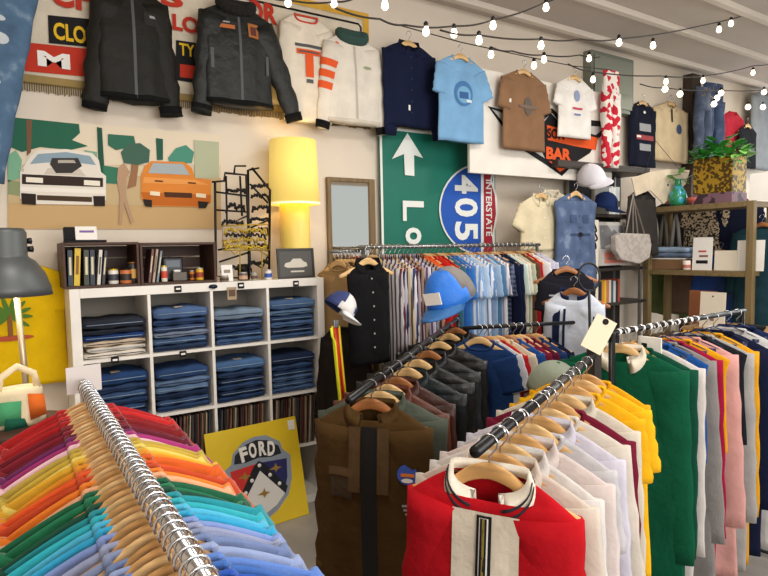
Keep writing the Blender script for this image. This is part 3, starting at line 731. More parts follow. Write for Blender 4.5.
# ------------------------------------------------------------------ FORD sign
BL = on_z(265, 528, 0); BR_ = on_z(305, 514, 0)
p1 = on_y(304, 515, -.17); tr = on_y(296, 419, -.02); tl = on_y(201, 437, -.02)
S = .60
fx1 = p1.x; fx0 = fx1-S
lean = math.asin(min(.9, .15/S))
t = thing('ford_sign', 'square yellow FORD shield sign leaning on the white shelf', 'sign', ((fx0+fx1)/2+.045, -.17, .002), R(3), None, -lean)
hS = S*1.03
mk('panel', box(-S/2, S/2, 0, .012, 0, hS), mat('#e6c51c', .45, 0, 'paint'), t, False, bevel=.002)
def fpoly(nm, pts, ly, hexc):   # pts in panel fractions 0..1 from the lower left
    mk(nm, prism([Vector((-S/2+a*S, -.001*ly, b*hS)) for a, b in pts], (0, .001, 0)), hexc if not isinstance(hexc, str) else mat(hexc, .45), t, False)
fpoly('silver_border', [(.15, .62), (.23, .66), (.26, .76), (.38, .85), (.5, .88), (.64, .87), (.78, .78), (.8, .7), (.88, .62), (.86, .4), (.8, .25), (.66, .13), (.5, .06), (.36, .1), (.26, .22), (.2, .4)], 1, '#8d98a6')
fpoly('black_arch', [(.26, .66), (.28, .74), (.4, .82), (.52, .845), (.64, .82), (.76, .74), (.78, .66), (.66, .65), (.52, .67), (.38, .65)], 2, '#14161c')
fpoly('red_field', [(.21, .6), (.52, .62), (.27, .3), (.235, .42)], 2, '#cc2a24')
fpoly('blue_field', [(.52, .62), (.83, .6), (.81, .42), (.76, .29)], 2, '#1d2160')
fpoly('white_field', [(.52, .56), (.76, .27), (.65, .18), (.5, .12), (.38, .17), (.29, .27)], 2, '#e3e1dc')
fpoly('black_chevron', [(.52, .64), (.58, .6), (.8, .33), (.765, .265), (.52, .545), (.285, .255), (.255, .32), (.46, .6)], 3, '#14161c')
for a, b in ((.34, .37), (.42, .47), (.52, .595), (.62, .48), (.71, .375)):
    mk('stud', xf(lathe([(.012, 0), (.012, .002), (.001, .004)], 12), (-S/2+a*S, -.004, b*hS), rx=PI/2), PAPER, t)
def bird(cx, cz): fpoly('gold_bird', [(cx-.06, cz), (cx, cz+.02), (cx+.02, cz+.05), (cx+.03, cz+.015), (cx+.08, cz), (cx+.03, cz-.015), (cx+.01, cz-.04), (cx, cz-.012)], 4, '#9c7a30')
bird(.34, .52); bird(.68, .53); bird(.52, .32)
for ch, cx, cz, ry in (('F', .37, .725, -.12), ('O', .47, .745, -.03), ('R', .57, .745, .05), ('D', .67, .725, .12)):
    mk('lettering', xf(text_vf(ch, .115, .05, 0, .045), (-S/2+cx*S, -.0035, cz*hS), ry=ry), PAPER, t, False)
mk('price_sticker', box(S/2-.06, S/2-.015, -.002, 0, hS-.08, hS-.02), PAPER, t, False)
# low grey shelf with shoes right of the sign
t = thing('low_shelf', 'low grey shelf board on legs beside the yellow sign', 'shelf', (1.72, .1, 0))
mk('board', box(-.2, .28, -.22, .2, .42, .445), mat('#8e9298', .5, 0, 'paint'), t, False, bevel=.003)
for a, b in ((-.18, -.2), (.26, -.2), (-.18, .18), (.26, .18)): mk('leg', box(a-.012, a+.012, b-.012, b+.012, 0, .42), STEEL, t, False)
def shoe(loc, rz, hexc, sole, lbl):
    t = thing('sneaker', lbl, 'shoe', loc, rz, 'shoes under the low grey shelf')
    rings = []
    for i in range(12):
        u = i/11; y = -.14+.28*u
        w = .035+.012*math.sin(PI*u)-.008*(u > .9); h = .05+.05*u**1.3 if u < .95 else .09
        if u < .08: w *= .6; h *= .7
        rings.append([Vector((w*math.cos(a), y, .025+max(0, math.sin(a))*h-.0*u)) for a in [2*PI*k/14 for k in range(14)]])
    mk('upper', loft(rings), cloth(hexc), t)
    mk('sole', xf(lathe([(.95, 0), (1, .004), (1, .022), (.95, .026)], 24), (0, 0, 0)), mat(sole, .6), t).scale = (.05, .148, 1)
    mk('laces', join(*[tube([Vector((-.02, -.05+k*.02, .075+k*.008)), Vector((0, -.05+k*.02, .085+k*.009)), Vector((.02, -.05+k*.02, .075+k*.008))], .003, 5) for k in range(4)]), PAPER, t)
shoe((1.54, -.02, 0), 2.2, '#2a5a9c', '#d8d8d8', 'blue sneaker under the low grey shelf, nearest the sign'); shoe((1.78, -.04, 0), 1.7, '#3a4b8c', '#222222', 'dark blue sneaker under the low shelf, right of pair')
shoe((1.63, .2, 0), 2.0, '#b04030', '#e0d8c8', 'red sneaker at the back under the low shelf')
# ================================================================== WALL GARMENTS
def wallg(nm, label, cat, neck, xs, yb, Y, hang=None, **kw):
    """shoulder columns xs, neck pixel and hem row read off at the hanging plane"""
    p = on_y(neck[0], neck[1], Y); W = on_y(xs[1], neck[1]+12, Y).x-on_y(xs[0], neck[1]+12, Y).x
    L = p.z-on_y(neck[0], yb, Y).z
    r = garment(nm, label, cat, p, kw.pop('rz', 0), W=W, L=L, **kw)
    if hang: hanger(hang, p+Vector((0, 0, GD)), 0, kw.get('hm', HWOOD2), None, 'hangers on the wall')
    return r
def rect(nm, x0, x1, z0, z1, m, off=.006, n=6): return (nm, gridpatch(x0, x1, z0, z1, n, n), m, off)
def oval(nm, cx, cz, rx, rz_, m, off=.006): return (nm, ell(cx, cz, rx, rz_), m, off)
def ptext(nm, s, cx, cz, size, m, off=.009, w=None): return (nm, xf(text_vf(s, size, w, 0, .02), (cx, 0, cz)), m, off)
GREYP = mat('#9a9a9c', .6); DG = mat('#4b4d50', .6); TEAL = mat('#2f6b66', .8)
bomber = cloth('#23231f'); RIB = cloth('#141414')
wallg('bomber_jacket', 'large black satin bomber jacket with small white chest mark on wall', 'jacket', (130, -12), (94, 169), 101, .28, m=mat('#1c1b17', .6, 0, 'cloth', spec=.25), T=.12, sleeve='long', sln=.64, r0=.1, r1=.062, sang=(.2, .17), cuff=RIB, hem=RIB, collar='stand', cmat=RIB, fold=.013, flat=.55, zipm=DG, ang=.14,
      prints=(rect('chest_mark', .09, .17, -.17, -.155, GREYP), rect('chest_panel', .06, .2, -.215, -.14, mat('#1a1a18', .5), .003)))
wallg('leather_jacket', 'black leather jacket with fur collar and orange chest patches', 'jacket', (236, 6), (203, 274), 106, .24, m=mat('#1b1d1d', .5, 0, 'leather', spec=.35), T=.12, sleeve='long', sln=.62, r0=.1, r1=.058, sang=(.2, .46), cuff=RIB, hem=RIB, collar='fur', cmat=mat('#151312', .95, 0, 'cloth', scale=4), fold=.012, flat=.55, zipm=DG,
      prints=(rect('chest_patch', .055, .125, -.2, -.11, mat('#a5642c', .7)), rect('patch_emblem', .07, .11, -.185, -.13, mat('#5b2a20', .7), .008), rect('name_patch', -.16, -.03, -.165, -.14, mat('#b5662f', .7)), rect('name_bar', -.15, -.06, -.13, -.12, GREYP), rect('pocket_zip', -.19, -.17, -.42, -.3, DG), rect('pocket_zip', .17, .19, -.42, -.3, DG)))
CREAM = cloth('#e6dccb'); WHT = cloth('#ece8e2')
lt, lb = wallg('long_sleeve_tee', 'cream long sleeve tee with orange T logo and striped sleeve', 'shirt', (306, 16), (284, 334), 122, .29, m=CREAM, T=.06, sleeve='long', sln=.5, sang=(.16, .42), cmat=mat('#c9452c', .8),
      prints=(rect('logo_bar', -.09, .09, -.27, -.235, ORG), rect('logo_stem', -.03, .03, -.42, -.27, ORG), rect('logo_arch', -.1, .1, -.22, -.2, DG), rect('logo_stripe', -.075, .075, -.258, -.247, DG, .009), rect('logo_spot', -.025, .025, -.46, -.435, DG)))
vj, vb = wallg('varsity_jacket', 'white varsity jacket with black and teal knit collar', 'jacket', (352, 36), (334, 388), 124, .25, m=cloth('#e4ddd0'), T=.09, sleeve='long', sln=.6, r0=.09, r1=.05, sang=(.22, .2), cuff=RIB, hem=cloth('#d8cfc0'), collar='fur', cmat=mat('#2c4a44', .9, 0, 'cloth'), zipm=mat('#bbb2a4', .6),
      prints=(oval('chest_emblem', .1, -.22, .035, .01, mat('#9aa27e', .7)), oval('shoulder_badge', -.14, -.09, .02, .022, ORG)))
W_, sl_, r0_, fl_ = GI[vj.name]
for k in range(3):
    mk('sleeve_stripe', loft(sleeve_rings(W_, sl_, -1, .22, .6, r0_, .05, fl_, 0, 0, n=60, a=.2+k*.13, b=.29+k*.13, grow=.007), True, False), ORG, vj)
wallg('work_shirt', 'navy long sleeve shirt with shoulder patches above the green sign', 'shirt', (409, 44), (385, 437), 127, .2, 'wooden hanger of the navy shirt above the green sign', m=cloth('#161d38'), T=.06, sleeve='long', sln=.62, sang=(.04, .2), collar='shirt', buttons=(mat('#2a2f48', .4), 6),
      prints=(oval('shoulder_patch', .19, -.13, .014, .02, mat('#c98a3c', .7)), oval('shoulder_patch', -.2, -.13, .014, .02, mat('#a08a6a', .7)), rect('white_tag', -.04, -.02, -.5, -.46, PAPER)))
wallg('t_shirt', 'light blue tee with round dark blue picture above the green sign', 'shirt', (461, 57), (440, 487), 142, .05, 'wooden hanger of the light blue tee above the green sign', m=cloth('#7cabd4'), T=.05, sln=.22, sang=(.2, .45),
      prints=(oval('round_print', .0, -.28, .09, .095, mat('#3f74ac', .8)), oval('print_center', 0, -.29, .065, .065, mat('#6fa5c9', .8), .008), rect('print_peak', -.045, .04, -.32, -.27, mat('#2e5a94', .8), .01), rect('print_plane', .02, .07, -.345, -.325, mat('#d8e2e6', .8), .011)))
wallg('t_shirt', 'brown tee with dark feathered print hanging before the bar sign', 'shirt', (524, 72), (506, 549), 150, .03, 'wooden hanger of the brown tee before the bar sign', m=cloth('#8c6a4e'), T=.05, sln=.24, sang=(.2, .32),
      prints=(oval('dark_print', .02, -.28, .045, .075, mat('#5f564e', .8)), rect('print_wing', -.09, .12, -.3, -.275, mat('#766254', .8), .008), rect('sleeve_tag', -.22, -.17, -.27, -.24, PAPER)))
wallg('t_shirt', 'small white tee with red and blue chest print', 'shirt', (575, 78), (563, 597), 138, .03, 'thin hanger of the small white tee', m=WHT, T=.05, sln=.18, sang=(.3, .4),
      prints=(rect('red_print', -.06, .06, -.28, -.262, mat('#c23c5a', .8)), oval('blue_print', 0, -.16, .035, .05, mat('#8f9cc0', .8)), rect('blue_line', -.04, .04, -.33, -.315, mat('#6b7cae', .8))))
wallg('long_sleeve_tee', 'black long sleeve tee with white and red graphic stack', 'shirt', (643, 103), (629, 657), 167, .3, 'wooden hanger of the black graphic tee', m=cloth('#14182a'), T=.05, sleeve='long', sln=.5, sang=(.02, .06), fold=.004,
      prints=(rect('white_print', -.1, .1, -.3, -.22, GREYP), rect('red_print', -.15, .15, -.39, -.34, mat('#9c3034', .7)), rect('white_mark', -.15, -.08, -.37, -.35, PAPER, .01), rect('white_print', -.1, .1, -.5, -.43, GREYP), oval('neck_mark', 0, -.1, .02, .015, PAPER)))
wallg('long_sleeve_tee', 'cream hooded top with round navy badge beside timber post', 'shirt', (671, 104), (656, 690), 162, .3, 'hanger of the cream top beside timber post', m=cloth('#d5bf9a'), T=.06, sleeve='long', sln=.56, sang=(.06, .1), collar='shirt',
      prints=(oval('round_badge', .11, -.27, .05, .055, mat('#39496e', .8)), rect('neck_tie', -.03, 0, -.2, -.06, BLK)))
wallg('t_shirt', 'red tee half hidden behind black tank at far right wall', 'shirt', (733, 112), (724, 745), 150, .28, m=cloth('#b52a3c'), T=.05)
wallg('tank_top', 'black tank top with faint print at far right wall', 'shirt', (748, 126), (739, 757), 168, .2, 'wooden hanger of the black tank at far right wall', m=cloth('#1e1f24'), T=.05, sleeve=None, prints=(oval('chest_print', 0, -.3, .12, .03, DG),))
wallg('knit_coat', 'long grey coat at the far right edge of wall', 'coat', (764, 92), (754, 778), 170, .25, m=cloth('#8f9498'), T=.08, sleeve='long', sang=(.05, .05))
def pants(label, loc, W, L, m, rz=0, ry=0, T=.1, group=None, patches=(), spread=.02, pockets=True):
    t = thing('jeans', label, 'jeans', loc, rz, group, 0, ry); N = 22
    def ring(cx, hw, ht, z): 
        return [Vector((cx+hw*math.copysign(abs(math.cos(a))**.8, math.cos(a)), ht*math.sin(a)+.006*math.sin(z*19+cx*30+a*2), z)) for a in [2*PI*k/N for k in range(N)]]
    hip = [ring(0, W/2*(.92+.08*u), T/2*(.6+.4*u), -u*.26) for u in [i/6 for i in range(7)]]
    mk('hips', loft(hip, True, True), m, t)
    for s in (-1, 1):
        lg = [ring(s*(W/4+spread*u), W/4*(1.02-.3*u)+.004*math.sin(u*25+s), T/2*(1-.25*u), -.2-(L-.2)*u) for u in [i/14 for i in range(15)]]
        mk('trouser_leg', loft(lg), m, t)
    mk('waistband', loft([ring(0, W/2*.93+.003, T*.32, z) for z in (0.002, -.038)], True, False), m, t)
    mk('metal_button', xf(lathe([(.007, 0), (.007, .003), (.001, .004)], 10), (0, -T*.32-.004, -.02), rx=PI/2), mat('#c8913c', .3, 1), t)
    if pockets:
        for s in (-1, 1): mk('pocket_seam', tube([Vector((s*W*.15, -T*.4, -.04)), Vector((s*W*.2, -T*.5-.004, -.09)), Vector((s*W*.4, -T*.4-.004, -.11))], .003, 5), mat('#b08a4a', .8), t)
    for x, z, w, h in patches: mk('worn_patch', xf(ell(0, 0, w, h, 12, 1), (x, -T*.5-.006, z)), mat('#c3ccd4', .9, 0, 'cloth'), t)
    return t
p = on_y(-7, -62, .2); pants('faded ripped blue jeans hanging at the top left corner', p, .46, 1.22, denim('#54708e', '#9db3c4'), ry=R(11), patches=((.1, -.5, .04, .03), (.09, -.72, .045, .02), (.08, -.4, .03, .015)))
p = on_y(713, 84, .2); pants('dark blue jeans with brown belt patch beside the timber post', p, .44, 1.0, denim('#3c4a66', '#6c7d98'), ry=R(-2), spread=.03)
p = on_y(703, 88, .14); pants('grey blue jeans partly behind the dark blue jeans', p, .3, .95, denim('#4c566c', '#7a8698'), spread=.0)
# red and white patterned trousers hanging flat
p = on_y(611, 72, .02); t = pants('red and white patterned pyjama trousers hanging by the sign', p, .24, on_y(611, 72, .02).z-on_y(611, 168, .02).z, mat('#c8283c', .85, 0, 'camo', '#ece4dc', spec=.2), spread=0, pockets=False)
# hanging line for the tees
tag(mk('hanging_line', tube([on_y(395, 24, .04), on_y(460, 42, .04), on_y(524, 56, .03), on_y(573, 66, .03), on_y(612, 70, .02)], .004, 6), BLACKM), 'thin black line that carries the tees above the signs', 'line')

# yellow tee on the wall
yt, yb_ = garment('t_shirt', 'big yellow tee with green palm print at left wall', 'shirt', on_y(6, 262, .3), 0, W=.56, L=.68, T=.06, m=cloth('#e9bf12'), sleeve='short', fold=.008,
   prints=tuple([('palm_leaf', xf(ell(0, 0, .055, .012, 12, 1), (0+.055*math.cos(a), 0, -.29+.055*math.sin(a)), ry=-a), mat('#4f7a24', .8), .006) for a in [R(x) for x in (-35, -5, 20, 45, 75, 105, 135, 160, 185, 215)]] + [rect('palm_trunk', -.012, .012, -.4, -.28, mat('#8a5a2a', .8)), oval('red_island', 0, -.41, .11, .015, mat('#b5502c', .8))]))

# ------------------------------------------------------------------ floor lamp
c = dep(6, 296, 2.15); zb = c.z
fl = thing('floor_lamp', 'grey metal dome floor lamp in front of the yellow tee', 'lamp', (c.x, c.y, 0))
rs = 41/F_PX*2.15
GM = mat('#55595a', .45, .4, 'metal')
mk('lamp_shade', lathe([(rs, zb), (rs*.97, zb+.03), (rs*.86, zb+.08), (rs*.66, zb+.125), (rs*.52, zb+.14), (rs*.5, zb+.145), (rs*.5, zb+.23), (rs*.44, zb+.245), (.001, zb+.247)], 36, cap=False), GM, fl, solid=.003)
mk('shade_lining', lathe([(rs*.97, zb+.002), (rs*.93, zb+.03), (rs*.82, zb+.076), (.001, zb+.1)], 36, cap=False), mat('#f4f0e6', .5), fl)
mk('light_bulb', xf(lathe([(.001, -.03), (.025, -.02), (.032, .005), (.02, .04), (.014, .06), (.001, .061)], 16), (0, 0, zb+.04)), mat('#fff4dc', .4, emit=22), fl)
mk('knob', xf(lathe([(.01, 0), (.012, .02), (.001, .022)], 12), (rs*.5, 0, zb+.17), ry=PI/2), BLACKM, fl)
mk('knob', xf(lathe([(.01, 0), (.012, .016), (.001, .018)], 12), (rs*.5, 0, zb+.2), ry=PI/2), BLACKM, fl)
bt = dep(25, 392, 2.2)
pb = Vector((.03, .06, 0)); 
mk('pole', tube([Vector((.03, .035, zb+.11)), Vector((.045, .04, zb-.3)), Vector((.05, .05, .02))], .011, 12), mat('#b9a78c', .35, .7, 'metal'), fl)
mk('base', xf(lathe([(.13, 0), (.13, .014), (.02, .022), (.001, .022)], 30), (.05, .05, 0)), GM, fl)
lamp('SPOT', 'floor_lamp_light', (c.x, c.y, zb+.015), 6, (1, .9, .7), .03).data.spot_size = R(150)

# woven bag on a stool
sb = dep(18, 424, 2.0)
t = thing('stool', 'round wooden stool behind the left rack carrying a bag', 'stool', (sb.x, sb.y, 0))
mk('seat', lathe([(.17, sb.z-.03), (.175, sb.z-.02), (.175, sb.z-.004), (.17, sb.z)], 28), CW, t)
for k in range(3):
    a = k*2*PI/3; mk('leg', tube([Vector((.12*math.cos(a), .12*math.sin(a), sb.z-.03)), Vector((.17*math.cos(a), .17*math.sin(a), 0))], .012, 8), CW, t)
t = thing('cloth_bag', 'cream cloth bag with orange and green patches on the stool', 'bag', (sb.x, sb.y, sb.z), .3)
rg = []
for i in range(10):
    u = i/9; h = .125*u; w = .085*(1-.12*u)+.006*math.sin(i); rg.append([Vector((w*math.cos(a), .055*math.sin(a)*(1+.1*math.sin(3*a)), h)) for a in [2*PI*k/20 for k in range(20)]])
mk('bag_body', loft(rg), mat('#e9d9b4', .9, 0, 'cloth'), t)
mk('handle', tube([Vector((-.06, -.02, .12)), Vector((-.05, -.02, .17)), Vector((0, -.02, .2)), Vector((.05, -.02, .17)), Vector((.06, -.02, .12))], .012, 8), mat('#ead6b0', .9, 0, 'cloth'), t)
mk('green_patch', [ [Vector((x, -.058-.0, z)) for x, z in ((-.075, .02), (-.01, .015), (-.005, .09), (-.07, .095))], [(0, 1, 2, 3)] ], cloth('#4fa070'), t, solid=.006)
mk('dark_patch', [ [Vector((x, -.062, z)) for x, z in ((-.06, .0), (.01, .0), (.0, .03), (-.055, .04))], [(0, 1, 2, 3)] ], cloth('#1d5a46'), t, solid=.006)
mk('orange_patch', [ [Vector((x, -.058, z)) for x, z in ((.02, .02), (.07, .03), (.065, .1), (.015, .11))], [(0, 1, 2, 3)] ], cloth('#e0702c'), t, solid=.006)

# ================================================================== RACKS
def rack(label, a, b, r, m, posts=(0, 1), post_r=.014, top=0, base=True, rod_name='rail', cat='rack', marks=None):
    a, b = Vector(a), Vector(b); t = thing('clothing_rack', label, cat, (a.x, a.y, 0)); o = Vector((a.x, a.y, 0)); d = (b-a).normalized()
    mk(rod_name, tube([a-o-d*.03, b-o+d*.03], r, 14), m, t)
    for k, q in ((0, a), (1, b)):
        if k in posts:
            q = q-o; mk('post', tube([Vector((q.x, q.y, .03)), Vector((q.x, q.y, q.z+(top if k == posts[-1] else 0)))], post_r, 12), m, t)
            n = Vector((-d.y, d.x, 0))
            if base: mk('foot', tube([Vector((q.x, q.y, .02))-n*.25, Vector((q.x, q.y, .02))+n*.25], .013, 10), m, t)
    return t
def along(pa, pb, z, px):
    """a rail point above column px of the line pa-pb"""
    u = (px-pa[0])/(pb[0]-pa[0]); return on_z(px, pa[1]+(pb[1]-pa[1])*u, z)
# --- left chrome rack
a = Vector((-.085, -1.33, 1.25)); b = Vector((-.10, -3.02, 1.25))
rack('chrome rack in the left foreground with a full rainbow of tees', a, b, .012, CHROME)
LC = [('bright red', '#b01c1e'), ('red', '#a31a1c'), ('scarlet', '#c0201f'), ('deep red', '#8e1518'), ('cherry red', '#a9151c'), ('dark red', '#7a1218'), ('maroon', '#6e1020'), ('wine red', '#7c1226'), ('burgundy', '#5f1226'), ('purple', '#6a2058'),
      ('magenta', '#a03070'), ('pale pink', '#e2b8c0'), ('khaki yellow', '#b39a3e'), ('mustard', '#c0a238'), ('soft yellow', '#e0c860'), ('golden yellow', '#d8a428'), ('amber', '#d8881c'), ('orange', '#cf5a18'), ('bright orange', '#d8501a'), ('burnt orange', '#b84018'),
      ('tangerine', '#e07820'), ('peach', '#dfa57c'), ('forest green', '#0f5a3c'), ('green', '#16704a'), ('dark green', '#0e4634'), ('teal', '#1c8a96'), ('turquoise', '#2aa6b4'), ('sky blue', '#4ab0d4'), ('cyan', '#2c9cc8'), ('periwinkle', '#7a90c8'),
      ('lavender grey', '#9098b8'), ('blue grey', '#7f8cae'), ('slate blue', '#6a7ca6'), ('light steel blue', '#8c9cc4'), ('cornflower blue', '#5a7ec4'), ('medium blue', '#3a66b0'), ('royal blue', '#2450b0'), ('cobalt blue', '#1c4aac'), ('navy', '#18284e'), ('black', '#15161a'),
      ('dark navy', '#101c3a'), ('ink blue', '#16306c')]
n = len(LC)
u_ = 0
for k, (cn, hx) in enumerate(LC):
    u = k/(n-1); y = -1.36-(u**.93)*1.38
    p = Vector((a.x+(b.x-a.x)*(y-a.y)/(b.y-a.y), y, 1.25+.0))
    hung(None, k+1, n, (cn, mat(hx, .85, 0, 'cloth', spec=.25, sheen=.2), dict(W=.47+random.uniform(-.02, .03), T=.036, sleeve='short', sln=.21, ang=random.uniform(.5, .62), fold=.004, nk=.08, gd=.078)), p, R(random.uniform(-2, 5)), 'far end of the left chrome rack', 'tees on the left chrome rack', hangm=(HWOOD, HWOOD2, mat('#c08f52', .45, 0, 'wood'))[k % 3])
sc_ = dep(84, 379, 1.98)
t = thing('size_card', 'blank pale grey divider card at the far end of chrome rack', 'card', sc_, .2); mk('card', box(-.055, .055, -.001, .001, -.045, .045), mat('#cfc8c4', .5), t, False)

# --- centre left black rack (A)
zA = 1.195; pa, pb = (352, 398), (458, 318)
A0, A1 = on_z(*pa, zA), on_z(*pb, zA); d = (A1-A0).normalized(); phA = math.atan2(d.y, d.x)
rack('black clothing rack of leather jackets in the middle', A0, A1, .013, BLACKM, posts=(1,), top=.0)
LJ = [('olive brown military jacket', 'military_jacket', '#4a3519', 0), ('grey green jacket', 'field_jacket', '#4f564c', 0), ('brown leather jacket', 'leather_jacket', '#5a2c1e', 1), ('dark brown leather jacket', 'leather_jacket', '#42231b', 1),
      ('black teal leather jacket', 'leather_jacket', '#101d22', 1), ('black leather jacket', 'leather_jacket', '#121315', 1), ('charcoal leather jacket', 'leather_jacket', '#191b1f', 1), ('matt black jacket', 'leather_jacket', '#101012', 1), ('glossy black leather jacket', 'leather_jacket', '#111113', 1), ('black jacket', 'leather_jacket', '#0f0f11', 1)]
pxs = [371, 380, 388, 397, 408, 418, 428.5, 439.5, 449, 456]
for k, ((cn, nm, hx, le), px) in enumerate(zip(LJ, pxs)):
    p = along(pa, pb, zA, px); rz = phA-PI/2+random.uniform(-.04, .04)-(.22 if k > 1 else .05)
    lab = '%s, %s from near end of the leather jacket rack' % (cn, ordn(k+1))
    hanger('wooden hanger of the %s, %s on the leather jacket rack' % (cn, ordn(k+1)), p, rz, HWOOD2 if k % 3 else HDARK, STEEL, 'hangers on the leather jacket rack')
    mm = leather(hx) if le else cloth(hx); kw = {}
    if k == 0:
        kw = dict(prints=(rect('front_gap_shade', -.028, .03, -.66, -.07, mat('#0f0e0c', .9), .003, 10), oval('round_patch', .14, -.225, .036, .036, mat('#3a5ab8', .7)), rect('patch_plane', .118, .165, -.232, -.22, mat('#e07a2c', .7), .009), oval('cloud_patch', .14, -.245, .02, .008, PAPER, .009), rect('lapel', -.075, -.03, -.3, -.07, mat('#503a1b', .9, 0, 'cloth'), .01), rect('lapel', .032, .075, -.3, -.07, mat('#503a1b', .9, 0, 'cloth'), .01), rect('rank_stripe', .12, .16, -.34, -.332, GREYP), rect('rank_stripe', .125, .165, -.355, -.347, GREYP), rect('rank_stripe', .13, .17, -.37, -.362, GREYP),  # open front is a flat dark strip, its inner shade painted on
             rect('chest_pocket', -.15, -.06, -.33, -.23, mat('#3c2b15', .9, 0, 'cloth'), .008), rect('pocket_flap', -.155, -.055, -.25, -.22, mat('#563f20', .9, 0, 'cloth'), .012)))
    garment(nm, lab, 'jacket', p-Vector((0, 0, GD)), rz, W=(.5 if k < 4 else .55) if k else .44, L=.74 if k else .8, T=.09 if k < 2 else .075, m=mm, sleeve='long', sln=.58, r0=.1, r1=.058, ang=.1, collar='shirt', hem=mm if k == 0 else None, cuff=mm if k < 2 else None, fold=.011 if k == 0 else .008, group='jackets on the leather jacket rack', **kw)

# --- tees on the short rail behind
zM = 1.215; ma, mb = (468, 328), (582, 322)
M0, M1 = on_z(*ma, zM), on_z(*mb, zM)
rack('short black rail of coloured tees behind the leather jackets', M0, M1, .011, BLACKM, posts=(1,), top=.0)
MT = [('navy', cloth('#1e3a6a'), 479), ('white', cloth('#c4c6cc'), 484), ('red', cloth('#b02028'), 490), ('cream', cloth('#cfc0ae'), 498), ('royal blue', cloth('#224f92'), 506), ('maroon', cloth('#7a1c38'), 513), ('dark maroon', cloth('#5c1630'), 520), ('deep blue', cloth('#223a68'), 528), ('dark navy', cloth('#151d38'), 536)]
for k, (cn, m_, px) in enumerate(MT):
    hung(None, k+1, 9, (cn, m_, dict(W=.42, T=.035, sleeve='short', sln=.2, ang=.3, fold=.004, flat=.3)), along(ma, mb, zM, px), phA-PI/2-.2, 'left end of the short black rail', 'tees on the short black rail', hangm=(HWOOD2, HDARK, HWOOD)[k % 3])

# --- centre front black rack (B)
zB = 1.22; ba, bb = (480, 448), (594, 355)
B0, B1 = on_z(*ba, zB), on_z(*bb, zB); d = (B1-B0).normalized(); phB = math.atan2(d.y, d.x)
rk = rack('black clothing rack with thick post in the centre foreground', B0, B1, .014, BLACKM, posts=(1,), post_r=.021, top=.0)
o0 = Vector((B0.x, B0.y, 0)); pt_ = B1-o0
mk('tall_post', box(pt_.x-.022, pt_.x+.022, pt_.y-.022, pt_.y+.022, .02, 1.205+.1), mat('#2c2623', .6, 0, 'woodz'), rk, False, bevel=.003)
for px in (500, 520, 545, 570): 
    q = along(ba, bb, zB, px)-o0
    mk('rail_band', tube([q-d*.004, q+d*.004], .0155, 12), CHROME, rk)
RJ = cloth('#b5101c')
zp = [('red jacket with cream front panel and striped collar', 'zip_jacket')]
BT = [('cream collared', cloth('#cbbfb2'), 'shirt', 'long'), ('white collared', cloth('#d0cbc8'), 'shirt', 'long'), ('pinkish white', cloth('#cdc0bc'), 'shirt', 'long'), ('grey white', cloth('#bdbabd'), 'crew', 'short'), ('pale lilac collared', cloth('#c6c2cf'), 'shirt', 'long'),
      ('off-white', cloth('#cbc2b6'), 'crew', 'long'), ('maroon', cloth('#6e1830'), 'crew', 'long'), ('cream and navy trimmed', cloth('#cdc4b4'), 'shirt', 'long'), ('yellow', cloth('#e2a918'), 'crew', 'short'), ('bright yellow', cloth('#eab41c'), 'crew', 'short'), ('golden', cloth('#dca016'), 'crew', 'short')]
p = on_z(489, 440.6, zB); rz = phB-PI/2+.03
hanger('wooden hanger of the red zip jacket at the rack front', p, rz, HWOOD, CHROME, 'hangers on the centre front rack')
garment('zip_jacket', 'red jacket with cream front panel, half zip and striped collar', 'jacket', p-Vector((0, 0, GD+.002)), rz, W=.42, L=.7, T=.1, m=RJ, sleeve='long', sln=.6, r0=.09, r1=.06, ang=.13, stripes=(.5, .75), collar='shirt', cmat=cloth('#e6dccb'), fold=.009, group='shirts on the centre front rack', scoop=.06, nk=.09,
  prints=(rect('cream_panel', -.08, .08, -.69, -.08, cloth('#dccfbb'), .004, 14), rect('dark_zip_strip', -.018, .018, -.27, -.085, BLK, .008), rect('zip_tape', -.011, .011, -.268, -.09, PAPER, .010), rect('zip_inner', -.008, .008, -.268, -.09, BLK, .012), rect('zip_teeth', -.003, .003, -.266, -.09, mat('#b8a04a', .4, .6), .012), rect('chest_script', .14, .2, -.262, -.252, PAPER, .006), rect('chest_script', .15, .19, -.25, -.244, PAPER, .006), rect('chest_script', -.19, -.17, -.186, -.18, PAPER, .006)))
pxs = [500, 510, 521, 532, 541, 549, 557, 565, 574, 581, 587]
for k, ((cn, m_, co, slv), px) in enumerate(zip(BT, pxs)):
    hung(None, k+2, 12, (cn, m_, dict(W=.46+random.uniform(-.01, .02), T=.045, sleeve=slv, sln=.56 if slv == 'long' else .22, ang=.16, fold=.005, flat=.4, collar=co, typ='shirt', scoop=.05)), along(ba, bb, zB, px), phB-PI/2, 'near end of the centre front rack', 'shirts on the centre front rack', hangm=(HWOOD, HWOOD2)[k % 2])
